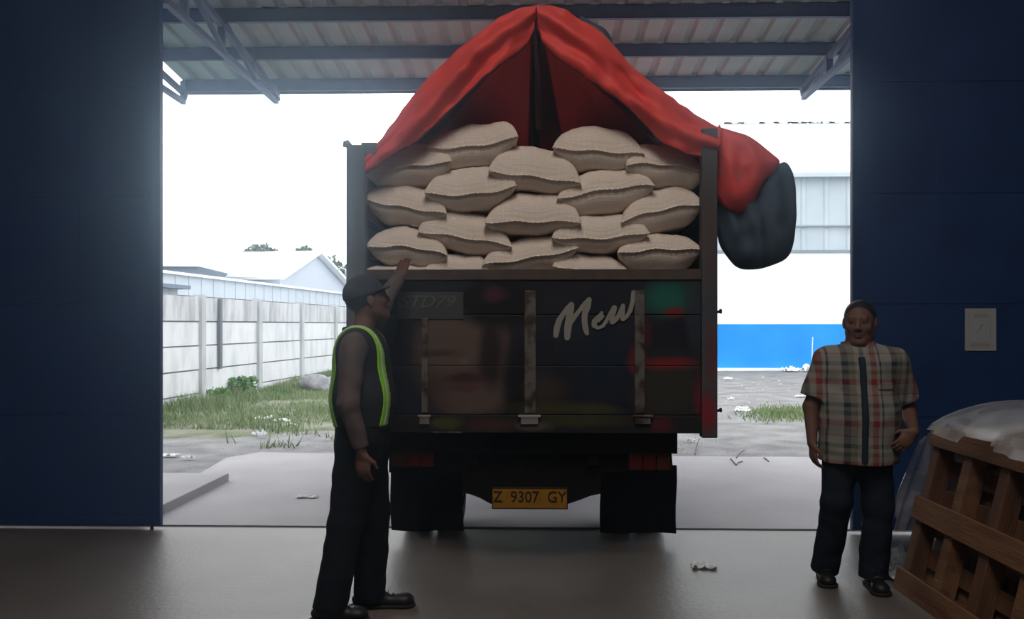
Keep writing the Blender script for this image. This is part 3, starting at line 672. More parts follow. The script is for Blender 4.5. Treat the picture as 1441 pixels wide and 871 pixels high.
# rear underrun bumper carrying the plate
zb = lambda v, y=5.62: P(745, v, y).z
b = MB(); prof = [(548, 618), (943, 618), (946, 655), (946, 664), (845, 664), (845, 694), (830, 697), (815, 703), (800, 708), (690, 708), (676, 700), (660, 694), (650, 693), (650, 664), (548, 664)]
pv = [P(u, v, 5.62) for u, v in prof]; n = len(pv)
b.add([(p.x, 5.60, p.z) for p in pv]+[(p.x, 5.68, p.z) for p in pv], [tuple(range(n)), tuple(range(2*n-1, n-1, -1))]+[(i, n+i, n+(i+1) % n, (i+1) % n) for i in range(n)])
bp = fixn(b.build('bumper', m_black, truck))
m_lamp = mat('red_lamp_lens', (.09, .004, .006), .3, spec=.5); m_amber = mat('amber_lamp_lens', (.08, .018, .006), .3, spec=.5)
for (ua, ub, va, vb) in ((552, 612, 626, 655), (884, 942, 632, 660)):
    a, e = P(ua, vb, 5.59), P(ub, va, 5.59); b = MB(); b.box(a.x-.01, e.x+.01, 5.56, 5.62, a.z-.01, e.z+.01, .006); h = b.build('tail_lamp', m_black, truck)
    L = e.x-a.x
    for k, m_ in enumerate((m_amber, m_lamp, m_lamp) if ua < 700 else (m_lamp, m_lamp, m_amber)):
        b = MB(); b.box(a.x+L*k/3+.003, a.x+L*(k+1)/3-.003, 5.55, 5.565, a.z, e.z, .004); b.build('lens', m_, h)
m_plate = mat('yellow_plate', (.34, .16, .012), .6, col2=(.25, .12, .01), scale=12); m_platet = mat('plate_characters', (.02, .014, .01), .6)
a, e = P(692, 716, 5.57), P(799, 686, 5.57); b = MB(); b.box(a.x, e.x, 5.57, 5.575, a.z, e.z, .002); pl = b.build('number_plate', m_plate, truck)
b = MB(); zz = (a.z, e.z)
for (x0, x1, z0, z1) in ((a.x, e.x, a.z, a.z+.006), (a.x, e.x, e.z-.006, e.z), (a.x, a.x+.006, a.z, e.z), (e.x-.006, e.x, a.z, e.z)): b.box(x0, x1, 5.566, 5.57, z0, z1)
b.build('rim', m_platet, pl)
cxp = (a.x+e.x)/2; text('characters', 'Z  9307  GY', .098, (cxp, 5.567, (a.z+e.z)/2+.006), m_platet, pl, ext=.001, sx=.92)
for (ua, ub, vbot) in ((549, 651, 748), (845, 952, 751)):
    a, e = P(ua, vbot, 6.05), P(ub, 655, 6.05)
    def flap(i, j, a=a, e=e): return (a.x+(e.x-a.x)*i+.004*math.sin(j*6+ua), 6.05+.02*math.sin(i*7+ua)*(1-j)+.03*(1-j), a.z+(e.z-a.z)*j)
    b = MB(); b.grid(flap, 10, 10); o = b.build('mud_flap', m_rubber, truck); md = o.modifiers.new('t', 'SOLIDIFY'); md.thickness = .012
m_rim = mat('rim_grey', (.15, .15, .16), .5)
def wheel(x, y, w_, r=.385):
    b = MB(); h = w_/2; b.lathe((x, y, r), 'x', [(-h, r*.62), (-h, r*.9), (-h*.8, r*.985), (-h*.35, r), (h*.35, r), (h*.8, r*.985), (h, r*.9), (h, r*.62)], 40)
    for k in range(36):
        t = k/36*6.283; b.bar((x-h*.8, y+math.cos(t)*r*.992, r+math.sin(t)*r*.992), (x+h*.8, y+math.cos(t+.06)*r*.992, r+math.sin(t+.06)*r*.992), .02, .012, (0, math.cos(t), math.sin(t)))
    o = auto_smooth(b.build('wheel', m_rubber, truck)); b = MB()
    b.lathe((x, y, r), 'x', [(-h*.9, r*.62), (-h*.5, r*.55), (-h*.3, r*.3), (-h*.3, .0001)], 32); b.lathe((x, y, r), 'x', [(h*.9, r*.62), (h*.5, r*.55), (h*.3, r*.3), (h*.3, .0001)], 32); b.build('rim', m_rim, o)
hw = (P(953, 0, 6.05).x-P(548, 0, 6.05).x)/2-.02
for s in (-1, 1):
    wheel(cx+s*(hw-.11), 6.62, .2); wheel(cx+s*(hw-.34), 6.62, .2); wheel(cx+s*(hw-.16), 11.1, .2)
b = MB(); b.tube([(cx-.8, 6.62, .385), (cx-.2, 6.62, .385), (cx-.12, 6.62, .385), (cx+.12, 6.62, .385), (cx+.2, 6.62, .385), (cx+.8, 6.62, .385)], [.05, .06, .15, .15, .06, .05], 16); b.tube([(cx, 6.62, .4), (cx, 9.9, .62)], .04, 10); b.build('rear_axle', m_black, truck)
b = MB(); b.tube([(cx-.8, 11.1, .385), (cx+.8, 11.1, .385)], .05, 10); b.build('front_axle', m_black, truck)
for s in (-1, 1):
    b = MB()
    for k in range(5): b.tube([(cx+s*.45, 6.0+k*.06, .62-k*.018), (cx+s*.45, 6.62, .47-k*.012), (cx+s*.45, 7.24-k*.06, .62-k*.018)], .012, 6)
    b.build('leaf_spring', m_black, truck)
# cab
b = MB(); V = []
for x in (cx-.86, cx+.86):
    V += [(x, 10.15, .55), (x, 11.95, .55), (x, 12.0, 1.35), (x, 11.72, 2.2), (x, 11.4, 2.28), (x, 10.15, 2.28)]
b.add(V, [(5, 4, 3, 2, 1, 0), (6, 7, 8, 9, 10, 11)]+[(i, (i+1) % 6, 6+(i+1) % 6, 6+i) for i in range(6)]); cab = fixn(b.build('cab', m_body, truck))
md = cab.modifiers.new('b', 'BEVEL'); md.width = .05; md.segments = 3
b = MB(); b.add([(cx-.78, 11.985, 1.42), (cx+.78, 11.985, 1.42), (cx+.74, 11.755, 2.12), (cx-.74, 11.755, 2.12)], [(0, 1, 2, 3)])
for s in (-1, 1):
    bb = MB(); bb.box(cx+s*.865-.004, cx+s*.865+.004, 10.6, 11.6, 1.4, 2.05); bb.build('side_glass', m_glass, cab)
b.build('window_glass', m_glass, cab)

# ------------------------------------------------------------------ tarp
def tarp_mat(name, col, col2, trans):
    m = mat(name, col, .55, col2=col2, scale=2.5, bump=.3, bscale=7, spec=.35)
    T = NT(m); b_ = T.n['Principled BSDF']; out = T.n['Material Output']; tr = T.new('ShaderNodeBsdfTranslucent'); mx = T.new('ShaderNodeMixShader', i_0=trans)
    tr.inputs[0].default_value = c4(col); T.link(b_.outputs[0], mx.inputs[1]); T.link(tr.outputs[0], mx.inputs[2]); T.link(mx.outputs[0], out.inputs[0]); return m
m_tarp = tarp_mat('red_tarpaulin', (.93, .085, .065), (.80, .065, .055), .25)
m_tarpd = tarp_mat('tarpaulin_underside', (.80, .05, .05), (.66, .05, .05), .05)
m_tarpn = mat('navy_tarpaulin', (.045, .07, .11), .6, col2=(.06, .09, .13), scale=3, bump=.3, bscale=7)
m_seam = mat('dark_hem', (.07, .015, .015), .7)
tp = empty('tarpaulin', P(755, 215, YT+2), 'red tarpaulin draped like a tent over the truck bed, bundled at its right corner', 'tarpaulin')
YR = YT+.1
outl = [(511, 230), (545, 185), (562, 163), (590, 125), (612, 100), (640, 75), (668, 52), (700, 27), (722, 16), (738, 11), (755, 8)]
outr = [(755, 8), (778, 9), (800, 17), (815, 27), (838, 40), (858, 58), (880, 85), (905, 108), (928, 127), (950, 142), (975, 160), (1000, 175), (1016, 182)]
Pl = [P(u, v, YR) for u, v in outl]; Pr = [P(u, v, YR) for u, v in outr]
def tent(pts, sg):
    def fn(i, j):
        p = interp(pts, i); y = YR+(BL+.05-YR)*j
        drop = .12*j+.05*math.sin(j*math.pi*4)**2*(1-abs(2*i-1)); w_ = .02*nz(p.x*3, y*3, p.z*3)
        return (p.x+w_, y, p.z-drop*(i if sg < 0 else 1-i)+w_)
    return fn
for nm, q0, sg in (('a', Pl[0], -1), ('b', Pr[-1], 1)):
    b = MB(); b.grid(lambda i, j, q0=q0, sg=sg: (q0.x+sg*(.0+.015*i)+.012*nz(i*2, j*9, 3)+(-.01 if sg > 0 else 0), YR+(BL-YR)*j, q0.z-(.12*j if 0 else 0)+.03-.36*i), 8, 40)
    o = b.build('side_skirt', m_tarpd, tp, smooth=True); md = o.modifiers.new('t', 'SOLIDIFY'); md.thickness = .006
b = MB(); b.grid(tent(Pl, -1), 34, 40); b.grid(tent(Pr, 1), 34, 40); o = b.build('tent_roof', m_tarpd, tp, smooth=True); md = o.modifiers.new('t', 'SOLIDIFY'); md.thickness = .006
# front closure of the tent
b = MB(); base = Vector((Pl[0].x, BL+.02, 2.5)); ctr = [Vector((p.x, BL+.03, p.z-.02-.12*k/10)) for k, p in enumerate(Pl)]+[Vector((p.x, BL+.03, p.z-.14+.12*k/12)) for k, p in enumerate(Pr)]
b.add(ctr+[(Pr[-1].x, BL+.03, 2.4), (Pl[0].x, BL+.03, 2.4)], [tuple(range(len(ctr)+2))]); b.build('front_panel', m_tarpd, tp)
inl = [(514, 244), (560, 212), (585, 200), (600, 187), (620, 167), (640, 148), (668, 122), (697, 97), (722, 77), (742, 60), (752, 40)]
inr = [(757, 40), (764, 60), (780, 76), (797, 90), (830, 112), (863, 135), (890, 158), (913, 180), (935, 203), (965, 216), (1005, 225)]
def strip(outp, inp, sd):
    A = [P(u, v, YR) for u, v in outp]; B = [P(u, v, YT+.02) for u, v in inp]
    def fn(i, j):
        a = interp(A, i); c = interp(B, i); j2 = j; p = a.lerp(c, j2)
        fold = .035*math.sin(j*9+i*5+sd)*math.sin(math.pi*j)**.6+.05*nz(i*5+sd, j*3, sd, 1)+.02*nz(i*14, j*5+sd, 2, 1)
        bul = -.06*math.sin(math.pi*j)
        return (p.x, p.y+(fold+bul)*(1 if j > 0 else 0), p.z+.01*nz(i*20, j*2, sd))
    return fn
for k, (A, B) in enumerate(((outl, inl), (outr, inr))):
    b = MB(); b.grid(strip(A, B, 3+k*4), 70, 22); o = b.build('rear_flap', m_tarp, tp, smooth=True); md = o.modifiers.new('t', 'SOLIDIFY'); md.thickness = .006
    b2 = MB(); f = strip(A, B, 3+k*4); b2.tube([f(t/40, 1) for t in range(41)], .007, 8); b2.build('hem', m_seam, o, smooth=True)
# inner flap panels hanging in folds inside the opening
def inner(pts, sd, y0, y1):
    def fn(i, j):
        T0, T1, B0, B1 = pts; a = P(*T0, y0).lerp(P(*T1, y0), i); c = P(*B0, y1).lerp(P(*B1, y1), i); p = a.lerp(c, j)
        return (p.x, p.y+.05*math.sin(i*8+sd)*j+.05*nz(i*4, j*3, sd), p.z)
    return fn
b = MB(); b.grid(inner(((748, 45), (700, 90), (742, 235), (585, 235)), 1, YR+.1, YR+.9), 30, 30); b.grid(inner(((764, 48), (800, 85), (800, 235), (960, 235)), 2, YR+.1, YR+.9), 30, 30)
o = b.build('inner_folds', m_tarpd, tp, smooth=True); md = o.modifiers.new('t', 'SOLIDIFY'); md.thickness = .004
b = MB(); b.tube([P(753, 12, YR-.02), P(751, 40, YR), P(756, 90, YR+.06), P(760, 180, YR+.3)], [.022, .02, .02, .03], 8); b.build('centre_rope', mat('dark_rope', (.05, .012, .012), .8), tp, smooth=True)
def blob(poly, y, tf, tb, m, name, sd, rings=14, n=90):
    pts = [P(u, v, y) for u, v in poly]; pts.append(pts[0]); per = [interp(pts, k/n) for k in range(n)]
    for _ in range(2): per = [(per[k-1]+per[k]*2+per[(k+1) % n])/4 for k in range(n)]
    c = sum(per, Vector())/n; b = MB()
    for side, T_ in ((-1, tf), (1, tb)):
        vs = [(c.x, y+side*T_*(1+.2*nz(0, 0, sd)), c.z)]
        for r in range(1, rings+1):
            rr = math.sin(r/rings*math.pi/2)
            for k in range(n):
                p = c.lerp(per[k], rr); dep = T_*max(0, 1-rr**2.6)**.5
                wr = .014*math.sin(p.x*38+p.z*14+sd+4*nz(p.x*3, 0, p.z*3))*(1 if rr < .97 else 0)+.02*nz(p.x*9, sd, p.z*9)
                vs.append((p.x, y+side*dep+wr*(1 if rr < .99 else .2), p.z))
        fs = [(0, 1+k, 1+(k+1) % n) for k in range(n)]+[(1+(r-1)*n+k, 1+r*n+k, 1+r*n+(k+1) % n, 1+(r-1)*n+(k+1) % n) for r in range(1, rings) for k in range(n)]
        b.add(vs, fs)
    o = fixn(b.build(name, m, tp, smooth=True)); return o
blob([(1006, 215), (1010, 178), (1022, 182), (1050, 190), (1066, 200), (1080, 212), (1099, 228), (1088, 244), (1076, 252), (1068, 268), (1060, 285), (1047, 299), (1030, 298), (1018, 290), (1008, 275), (1006, 245)], YT+.14, .12, .18, m_tarp, 'side_drape', 2)
blob([(1006, 300), (1006, 262), (1040, 262), (1062, 250), (1078, 236), (1096, 232), (1103, 225), (1108, 229), (1115, 241), (1119, 260), (1120, 300), (1117, 340), (1112, 358), (1104, 367), (1085, 374), (1070, 379), (1048, 380), (1038, 377), (1026, 364), (1016, 350), (1012, 338), (1009, 320)], YT+.24, .13, .25, m_tarpn, 'side_bundle', 5)
blob([(815, 22), (836, 33), (850, 40), (860, 52), (863, 66), (850, 72), (820, 50)], YR+.25, .06, .1, m_tarpn, 'rolled_edge', 9, 8, 40)

# ------------------------------------------------------------------ sacks
m_sack = mat('woven_sack', (.80, .70, .62), .75, col2=(.74, .64, .56), scale=4, bump=0, spec=.25)
T = NT(m_sack); bs = T.n['Principled BSDF']; tc = T.new('ShaderNodeTexCoord'); wv = T.new('ShaderNodeTexWave', i_Scale=42.0, i_Distortion=.6); wv.bands_direction = 'X'
w2 = T.new('ShaderNodeTexWave', i_Scale=60.0, i_Distortion=.5); w2.bands_direction = 'Y'; T.link(tc.outputs['Object'], wv.inputs[0]); T.link(tc.outputs['Object'], w2.inputs[0])
ad = T.new('ShaderNodeMath', operation='ADD'); T.link(wv.outputs[1], ad.inputs[0]); T.link(w2.outputs[1], ad.inputs[1])
nb = T.new('ShaderNodeTexNoise', i_Scale=9.0, i_Detail=3.0); T.link(tc.outputs['Object'], nb.inputs['Vector']); a2 = T.new('ShaderNodeMath', operation='MULTIPLY_ADD'); a2.inputs[1].default_value = 3.0; T.link(nb.outputs[0], a2.inputs[0]); T.link(ad.outputs[0], a2.inputs[2])
bp_ = T.new('ShaderNodeBump', i_Strength=.35, i_Distance=.006); T.link(a2.outputs[0], bp_.inputs['Height']); T.link(bp_.outputs[0], bs.inputs['Normal'])
m_thread = mat('sack_seam_thread', (.95, .88, .78), .7)
Z0 = lambda zx, zy: (480+zx/2.217, zy/2.217)
sacks = [  # seam left, seam middle, seam right, top, bottom (enlarged crop), label
    ((80, 540), (210, 518), (335, 505), 437, 575, 'sack at the top of the leftmost column beside the left post'),
    ((275, 458), (405, 455), (543, 425), 374, 515, 'topmost left-hand sack, its right seam corner tipped up under the red tarpaulin'),
    ((468, 535), (600, 550), (740, 572), 445, 590, 'top sack of the middle column, seam slanting down to the right'),
    ((670, 462), (800, 470), (935, 480), 379, 525, 'topmost right-hand sack with a high domed top'),
    ((897, 512), (1010, 512), (1133, 535), 438, 576, 'sack at the top of the rightmost column beside the right post'),
    ((268, 602), (400, 605), (537, 580), 508, 650, 'second sack down in the left-centre column, below the tipped-corner sack'),
    ((683, 622), (825, 590), (968, 576), 515, 660, 'second sack down in the right-centre column, seam arched and rising right'),
    ((80, 622), (200, 645), (320, 666), 563, 700, 'second sack down in the leftmost column, seam falling right'),
    ((456, 692), (600, 690), (740, 690), 590, 726, 'middle-column sack second down, with a straight level seam'),
    ((882, 690), (1000, 652), (1125, 635), 575, 716, 'second sack down in the rightmost column, seam curving up to the right'),
    ((248, 720), (390, 740), (523, 765), 650, 785, 'third sack down in the left-centre column, seam falling right'),
    ((668, 738), (805, 742), (952, 722), 660, 785, 'third sack down in the right-centre column with both seam corners folded out'),
    ((85, 772), (200, 768), (322, 795), 700, 826, 'third sack down in the leftmost column, above the guard\'s raised hand'),
    ((450, 825), (590, 803), (730, 775), 732, 850, 'lowest full sack of the middle column, seam rising right'),
    ((872, 790), (1000, 776), (1120, 780), 720, 845, 'third sack down in the rightmost column, low beside the right post'),
    ((270, 838), (360, 845), (455, 840), 787, 900, 'barely visible sack at the bottom of the left-centre column behind the tailgate'),
    ((668, 826), (780, 846), (888, 842), 784, 905, 'half-hidden sack at the bottom of the right-centre column behind the tailgate'),
    ((85, 842), (200, 848), (300, 842), 822, 945, 'sliver at bottom left, above the tailgate behind the raised hand')]
def make_sack(L, M_, R, ztop, zbot, y, seed, label, group):
    cxs = (L.x+R.x)/2; A = (R.x-L.x)/2*1.08; B = .42; cz = M_.z; Hu, Hl = max(.03, ztop-M_.z)*1.06, max(.03, M_.z-zbot)*1.12
    tilt = (R.z-L.z)/2; bend = (R.z+L.z)/2-M_.z
    org = Vector((cxs, y+B, zbot)); rd = random.Random(seed); ph = rd.random()*9; pexp = rd.uniform(2.3, 2.9); sk = rd.uniform(-.18, .18)
    N, M2 = 36, 30
    def zc(s): return cz+tilt*s+bend*s*s+.006*math.sin(s*7+ph)
    def xy(s, t): return cxs+A*s*(1-.07*(1-t*t)), y+B+B*t*(1-.06*(1-s*s)*(.4 if t < 0 else 1))
    def pt(s, t, side):
        xx, yy = xy(s, t); sk_ = max(-1, min(1, s+sk*(1-s*s)*side))
        prof = max(0, 1-abs(sk_)**(pexp+.9))**(.56 if side > 0 else .62); pt_ = max(0, 1-abs(t)**5)**.5
        h = (Hu if side > 0 else -Hl)*prof*pt_
        wr = .008*nz(s*3+ph, t*3, ph+side, 1)+.003*math.sin(s*26+ph+3*nz(s*3, t*2, ph))*max(0, 1-(t+1)*1.6)
        fade = 1-max(abs(s), abs(t))**8
        zz = zc(s)*1.0+h+wr*fade
        return (xx, yy, zz)
    def dist(k, n): x = -math.cos(math.pi*k/n); return x*.7+(2*k/n-1)*.3
    S_ = [dist(i, N) for i in range(N+1)]; T_ = [dist(j, M2) for j in range(M2+1)]
    vs = []; idx = {}
    for side in (1, -1):
        for i, s in enumerate(S_):
            for j, t in enumerate(T_):
                bd = i in (0, N) or j in (0, M2)
                if bd and side < 0: idx[(side, i, j)] = idx[(1, i, j)]; continue
                idx[(side, i, j)] = len(vs); vs.append(pt(s, t, side))
    fs = []
    for side in (1, -1):
        for i in range(N):
            for j in range(M2):
                q = [idx[(side, i, j)], idx[(side, i+1, j)], idx[(side, i+1, j+1)], idx[(side, i, j+1)]]
                fs.append(tuple(q if side > 0 else q[::-1]))
    o = link('sack', vs, fs, m_sack, origin=org, smooth=True); tag(o, label, 'sack', group)
    # flat sewn lip along the mouth
    b = MB(); n = 48
    def lip(i, j):
        s = -1+2*i; xx, yy = xy(s, -1); e = .019*(1-.2*math.sin(s*40+ph)); return (xx, yy-e*j-.001, zc(s)+.0025*math.sin(s*60+ph)*j-.004*j)
    b.grid(lip, n, 2); q = b.build('seam', m_thread, o); md = q.modifiers.new('t', 'SOLIDIFY'); md.thickness = .0035; md.offset = 0
    return o
ysk = [.0, .02, -.015, .01, .0, -.01, .0, .015, -.02, .0, .02, -.005, .0, .02, .0, .03, .03, .02]
for k, (L, M_, R, tp_, bt, lab) in enumerate(sacks):
    y = YT+.13+ysk[k]
    f = lambda q: P(*Z0(*q), y)
    make_sack(f(L), f(M_), f(R), f((M_[0], tp_)).z, f((M_[0], bt)).z, y, k+1, 'cream woven '+lab, 'grain sacks stacked on the truck bed')
# layers below the tailgate's top edge
proto = None
for c_, (ua, ub) in enumerate(((516, 622), (602, 690), (684, 808), (780, 882), (873, 984))):
    z = [1.70, 1.68, 1.79, 1.66, 1.78][c_]
    top = {0: P(570, 945/2.217, YT+.15).z, 1: P(640, 900/2.217, YT+.16).z, 2: P(746, 850/2.217, YT+.15).z, 3: P(830, 905/2.217, YT+.16).z, 4: P(930, 845/2.217, YT+.13).z}[c_]
    h = (top-.95)/3
    for k in range(3):
        zb_ = .95+k*h; y = YT+.15; L, R = P(ua, 500, y), P(ub, 500, y); L.z = R.z = zb_+h*.45; M_ = (L+R)/2
        make_sack(L, M_, R, zb_+h, zb_, y, 50+k*5+c_, 'cream woven sack buried in the lower layers behind the tailgate', 'sacks in the hidden lower layers')

# ================================================================== PEOPLE
def nrm(v): v = np.array(v, float); return v/np.linalg.norm(v)
def head_frame(c, f):
    f = nrm(f); r = nrm(np.cross(f, (0, 0, 1))); u = np.cross(r, f); M = np.array([r, f, u])
    c = np.array(c, float); return (lambda x, y, z: c+r*x+f*y+u*z), M
def sculpt_head(S, c, f, k=1.0, neck=None, nr=.056):
    H0, M = head_frame(c, f); H = lambda x, y, z: H0(x*k, y*k, z*k); E = lambda p, r, kk=.03, sub=False: S.ell(p, np.array(r)*k, kk, M, sub)
    E(H(0, -.014, .032), (.077, .097, .088)); E(H(0, .022, -.03), (.062, .073, .085), .04); E(H(0, .074, -.098), (.026, .020, .018), .03)
    for s_ in (-1, 1):
        S.cone(H(s_*.055, .0, -.05), H(s_*.022, .062, -.095), .018*k, .016*k, .03)
        E(H(s_*.043, .066, -.018), (.022, .018, .02), .02)
        E(H(s_*.031, .103, .016), (.019, .014, .012), .012, True)
        E(H(s_*.031, .084, .015), (.014, .012, .010), .006)
        E(H(s_*.08, -.008, .0), (.010, .021, .031), .006)
        E(H(s_*.013, .102, -.027), (.009, .009, .008), .008)
    S.cone(H(-.04, .084, .036), H(.04, .084, .036), .010*k, .010*k, .02)
    S.cone(H(0, .092, .022), H(0, .112, -.02), .007*k, .012*k, .012)
    E(H(0, .094, -.053), (.024, .011, .0065), .006); E(H(0, .092, -.066), (.020, .011, .007), .006)
    if neck is not None: S.cone(H(0, -.02, -.05), neck, nr, nr*1.12, .03)
    return H, M
def sculpt_hand(S, w_, d, n, t, curl=(.35, .4, .3), k=1.0, spread=0.0):
    w_ = np.array(w_, float); d = nrm(d); n = nrm(np.array(n)-d*np.dot(n, d)); t = nrm(np.array(t)-d*np.dot(t, d)-n*np.dot(t, n)); M = np.array([t, d, n])
    S.ell(w_+d*.048*k, np.array((.040, .058, .017))*k, .02, M); S.ell(w_+d*.075*k, np.array((.041, .030, .014))*k, .015, M)
    for off, ln, rr in ((.031, .070, .0088), (.0105, .078, .0092), (-.0105, .072, .0088), (-.031, .056, .0078)):
        p = w_+(d*.086+t*off)*k; dd = nrm(d+t*off*spread*8); ang = 0
        for q, (fr, c_) in enumerate(((.45, curl[0]), (.31, curl[1]), (.24, curl[2]))):
            ang += c_; v = dd*math.cos(ang)+n*math.sin(ang); e = p+v*ln*fr*k
            S.cone(p, e, rr*(1-.1*q)*k, rr*(.93-.1*q)*k, .004); p = e
    p = w_+(d*.022+t*.028)*k; e = p+nrm(t*.75+d*.75+n*.35)*.042*k; S.cone(p, e, .014*k, .0115*k, .012); S.cone(e, e+nrm(t*.25+d*.95+n*.35)*.032*k, .0105*k, .0085*k, .005)
def at(S, base): return None
m_skin = mat('brown_skin', (.15, .075, .055), .6, col2=(.12, .06, .045), scale=14, spec=.35)
m_hair = mat('black_hair', (.012, .011, .012), .6, col2=(.02, .018, .018), scale=40, stretch=(1, 1, .3))
m_eye = mat('eye_white', (.22, .19, .17), .4); m_pupil = mat('dark_iris', (.02, .012, .01), .2)
m_shoe = mat('black_leather', (.010, .010, .011), .5, spec=.4); m_sole = mat('black_sole', (.015, .014, .014), .9)
def eyes(root, H, base, k=1.0):
    for s_ in (-1, 1):
        for (rad, yy, m_, nm) in ((.0115, .0850, m_eye, 'eye'), (.0060, .0918, m_pupil, 'iris')):
            c = H(s_*.031, yy, .0155)+np.array(base); bm = bmesh.new(); bmesh.ops.create_uvsphere(bm, u_segments=16, v_segments=10, radius=rad*k)
            b = MB(); b.add([(v.co.x+c[0], v.co.y+c[1], v.co.z+c[2]) for v in bm.verts], [[v.index for v in f.verts] for f in bm.faces]); bm.free()
            o = b.build(nm, m_, root, smooth=True)
            if nm == 'eye': par = o
def shoe(root, base, ankle, toe, heel_back=.055, boot=False):
    a = np.array((ankle[0], ankle[1], 0.)); d = nrm((toe[0]-ankle[0], toe[1]-ankle[1], 0)); L = math.hypot(toe[0]-ankle[0], toe[1]-ankle[1]); hz = a-d*heel_back
    s_ = np.cross(d, (0, 0, 1)); lo = np.minimum(hz, a+d*L)-.09; hi = np.maximum(hz, a+d*L)+.09; lo[2] = -.02; hi[2] = .24
    S = SDF(lo, hi, .005); e = a+d*(L-.045)
    S.cone(hz+(0, 0, .045), e+(0, 0, .035), .038, .038, .02, sq=((0, 0, 1), .8)); S.ell(e+np.array((0, 0, .036)), (.041, .052, .029), .03, np.array([s_, d, (0, 0, 1)]))
    S.cone(a+d*.04+(0, 0, .07), a-d*.01+(0, 0, .10), .038, .042, .04)
    S.cone(a+(0, 0, .06), a+(0, 0, .17 if boot else .115), .043, .044, .03, cutb=True)
    for q in range(4): p = a+d*(.055+.022*q)+(0, 0, .098-.009*q); S.cone(p-s_*.022, p+s_*.022, .004, .004, .003)
    S.cut((0, 0, .016), (0, 0, -1)); o = S.build('shoe', m_shoe, root, base=base)
    S = SDF(lo, hi, .005); S.cone(hz+(0, 0, .012), e+(0, 0, .012), .046, .050, .02, sq=((0, 0, 1), .5)); S.ell(e+np.array((0, 0, .012)), (.052, .056, .03), .02, np.array([s_, d, (0, 0, 1)]))
    S.cut((0, 0, .001), (0, 0, -1)); S.cut((0, 0, .02), (0, 0, 1)); S.build('sole', m_sole, o, base=base)
def figure_root(u, d, label, cat='person'):
    q = C(u, HZ, d); base = (q.x, q.y, 0); return empty('person', base, label, cat), base

# ---- guard in a reflective vest, seen from the side, one hand raised to the tailgate
g, gb = figure_root(513, 4.6, 'person in cap, dark trousers and neon-striped reflective vest, reaching up to the truck tailgate')
f_, r_ = np.array((1., 0, 0)), np.array((0, -1., 0))
RS, LS = (-.02, -.185, 1.395), (-.02, .175, 1.41); RE, RW = (-.03, -.25, 1.105), (.03, -.225, .865); LE, LW = (.03, .36, 1.625), (.095, .585, 1.785)
RH, LH = (-.015, -.09, .92), (-.005, .09, .92); RK, LK = (-.075, -.10, .50), (.025, .09, .50); RA, LA = (-.155, -.12, .09), (.005, .11, .09)
hc, hf = (.012, .03, 1.625), (.86, .42, .26)
S = SDF((-.36, -.40, -.0), (.36, .82, 1.95), .0062)
H, HM = sculpt_head(S, hc, hf, 1.0, neck=(-.02, .0, 1.43))
S.cone((-.01, 0, .95), (-.01, 0, 1.30), .135, .15, .04, sq=(f_, .8)); S.cone(RS, LS, .055, .055, .05)
for a, e, w_ in ((RS, RE, RW), (LS, LE, LW)): S.cone(a, e, .046, .038, .03); S.cone(e, w_, .037, .025, .02)
for h_, k_, a_ in ((RH, RK, RA), (LH, LK, LA)): S.cone(h_, k_, .082, .055, .04); S.cone(k_, a_, .052, .036, .02)
sculpt_hand(S, RW, (.08, .05, -1), (.3, .9, 0), (.95, -.2, 0), (.3, .45, .35), 1.0)
sculpt_hand(S, LW, (.10, .62, .72), (.35, .6, -.6), (-.9, .2, .1), (.12, .15, .12), 1.0, .25)
S.build('body', m_skin, g, base=gb)
eyes(g, H, gb)
# hair and cap
S = SDF((-.2, -.15, 1.45), (.2, .22, 1.82), .005); S.ell(H(0, -.018, .030), (.082, .100, .090), .02, HM); S.cut(H(0, .045, .0), HM[1]); S.cut(H(0, 0, -.045), -HM[2]); S.build('hair', m_hair, g, base=gb)
m_cap = mat('dark_cap_cloth', (.022, .024, .032), .8, bump=.2, bscale=60)
S = SDF((-.22, -.16, 1.5), (.28, .26, 1.86), .005); S.ell(H(0, -.016, .045), (.089, .108, .094), .02, HM); S.cut(H(0, 0, .028), -HM[2])
S.cone(H(-.05, .075, .045), H(.05, .075, .045), .05, .05, .02, sq=(HM[2], .13)); S.ell(H(0, .085, .045), (.058, .038, .007), .01, HM); S.ell(H(0, -.02, .140), (.008, .008, .005), .004, HM); S.build('cap', m_cap, g, base=gb)
# trousers
m_trous = mat('black_trouser_cloth', (.007, .009, .014), .9, spec=.1, col2=(.010, .012, .017), scale=6, bump=.3, bscale=18)
S = SDF((-.32, -.3, .03), (.28, .3, 1.06), .007); S.cone((-.01, 0, .90), (-.01, 0, 1.02), .172, .158, .05, sq=(f_, .84), cutb=True)
for h_, k_, a_ in ((RH, RK, RA), (LH, LK, LA)):
    S.cone(h_, k_, .112, .088, .04); S.cone(k_, (a_[0], a_[1], a_[2]-.03), .088, .086, .03, cutb=True)
S.wrinkle(.0035, 22, 26, 30); S.build('trousers', m_trous, g, base=gb)
S = SDF((-.25, -.25, .94), (.25, .25, 1.06), .006); S.cone((-.01, 0, .975), (-.01, 0, 1.015), .170, .168, .01, sq=(f_, .86), cuta=True, cutb=True); S.build('belt', m_shoe, g, base=gb)
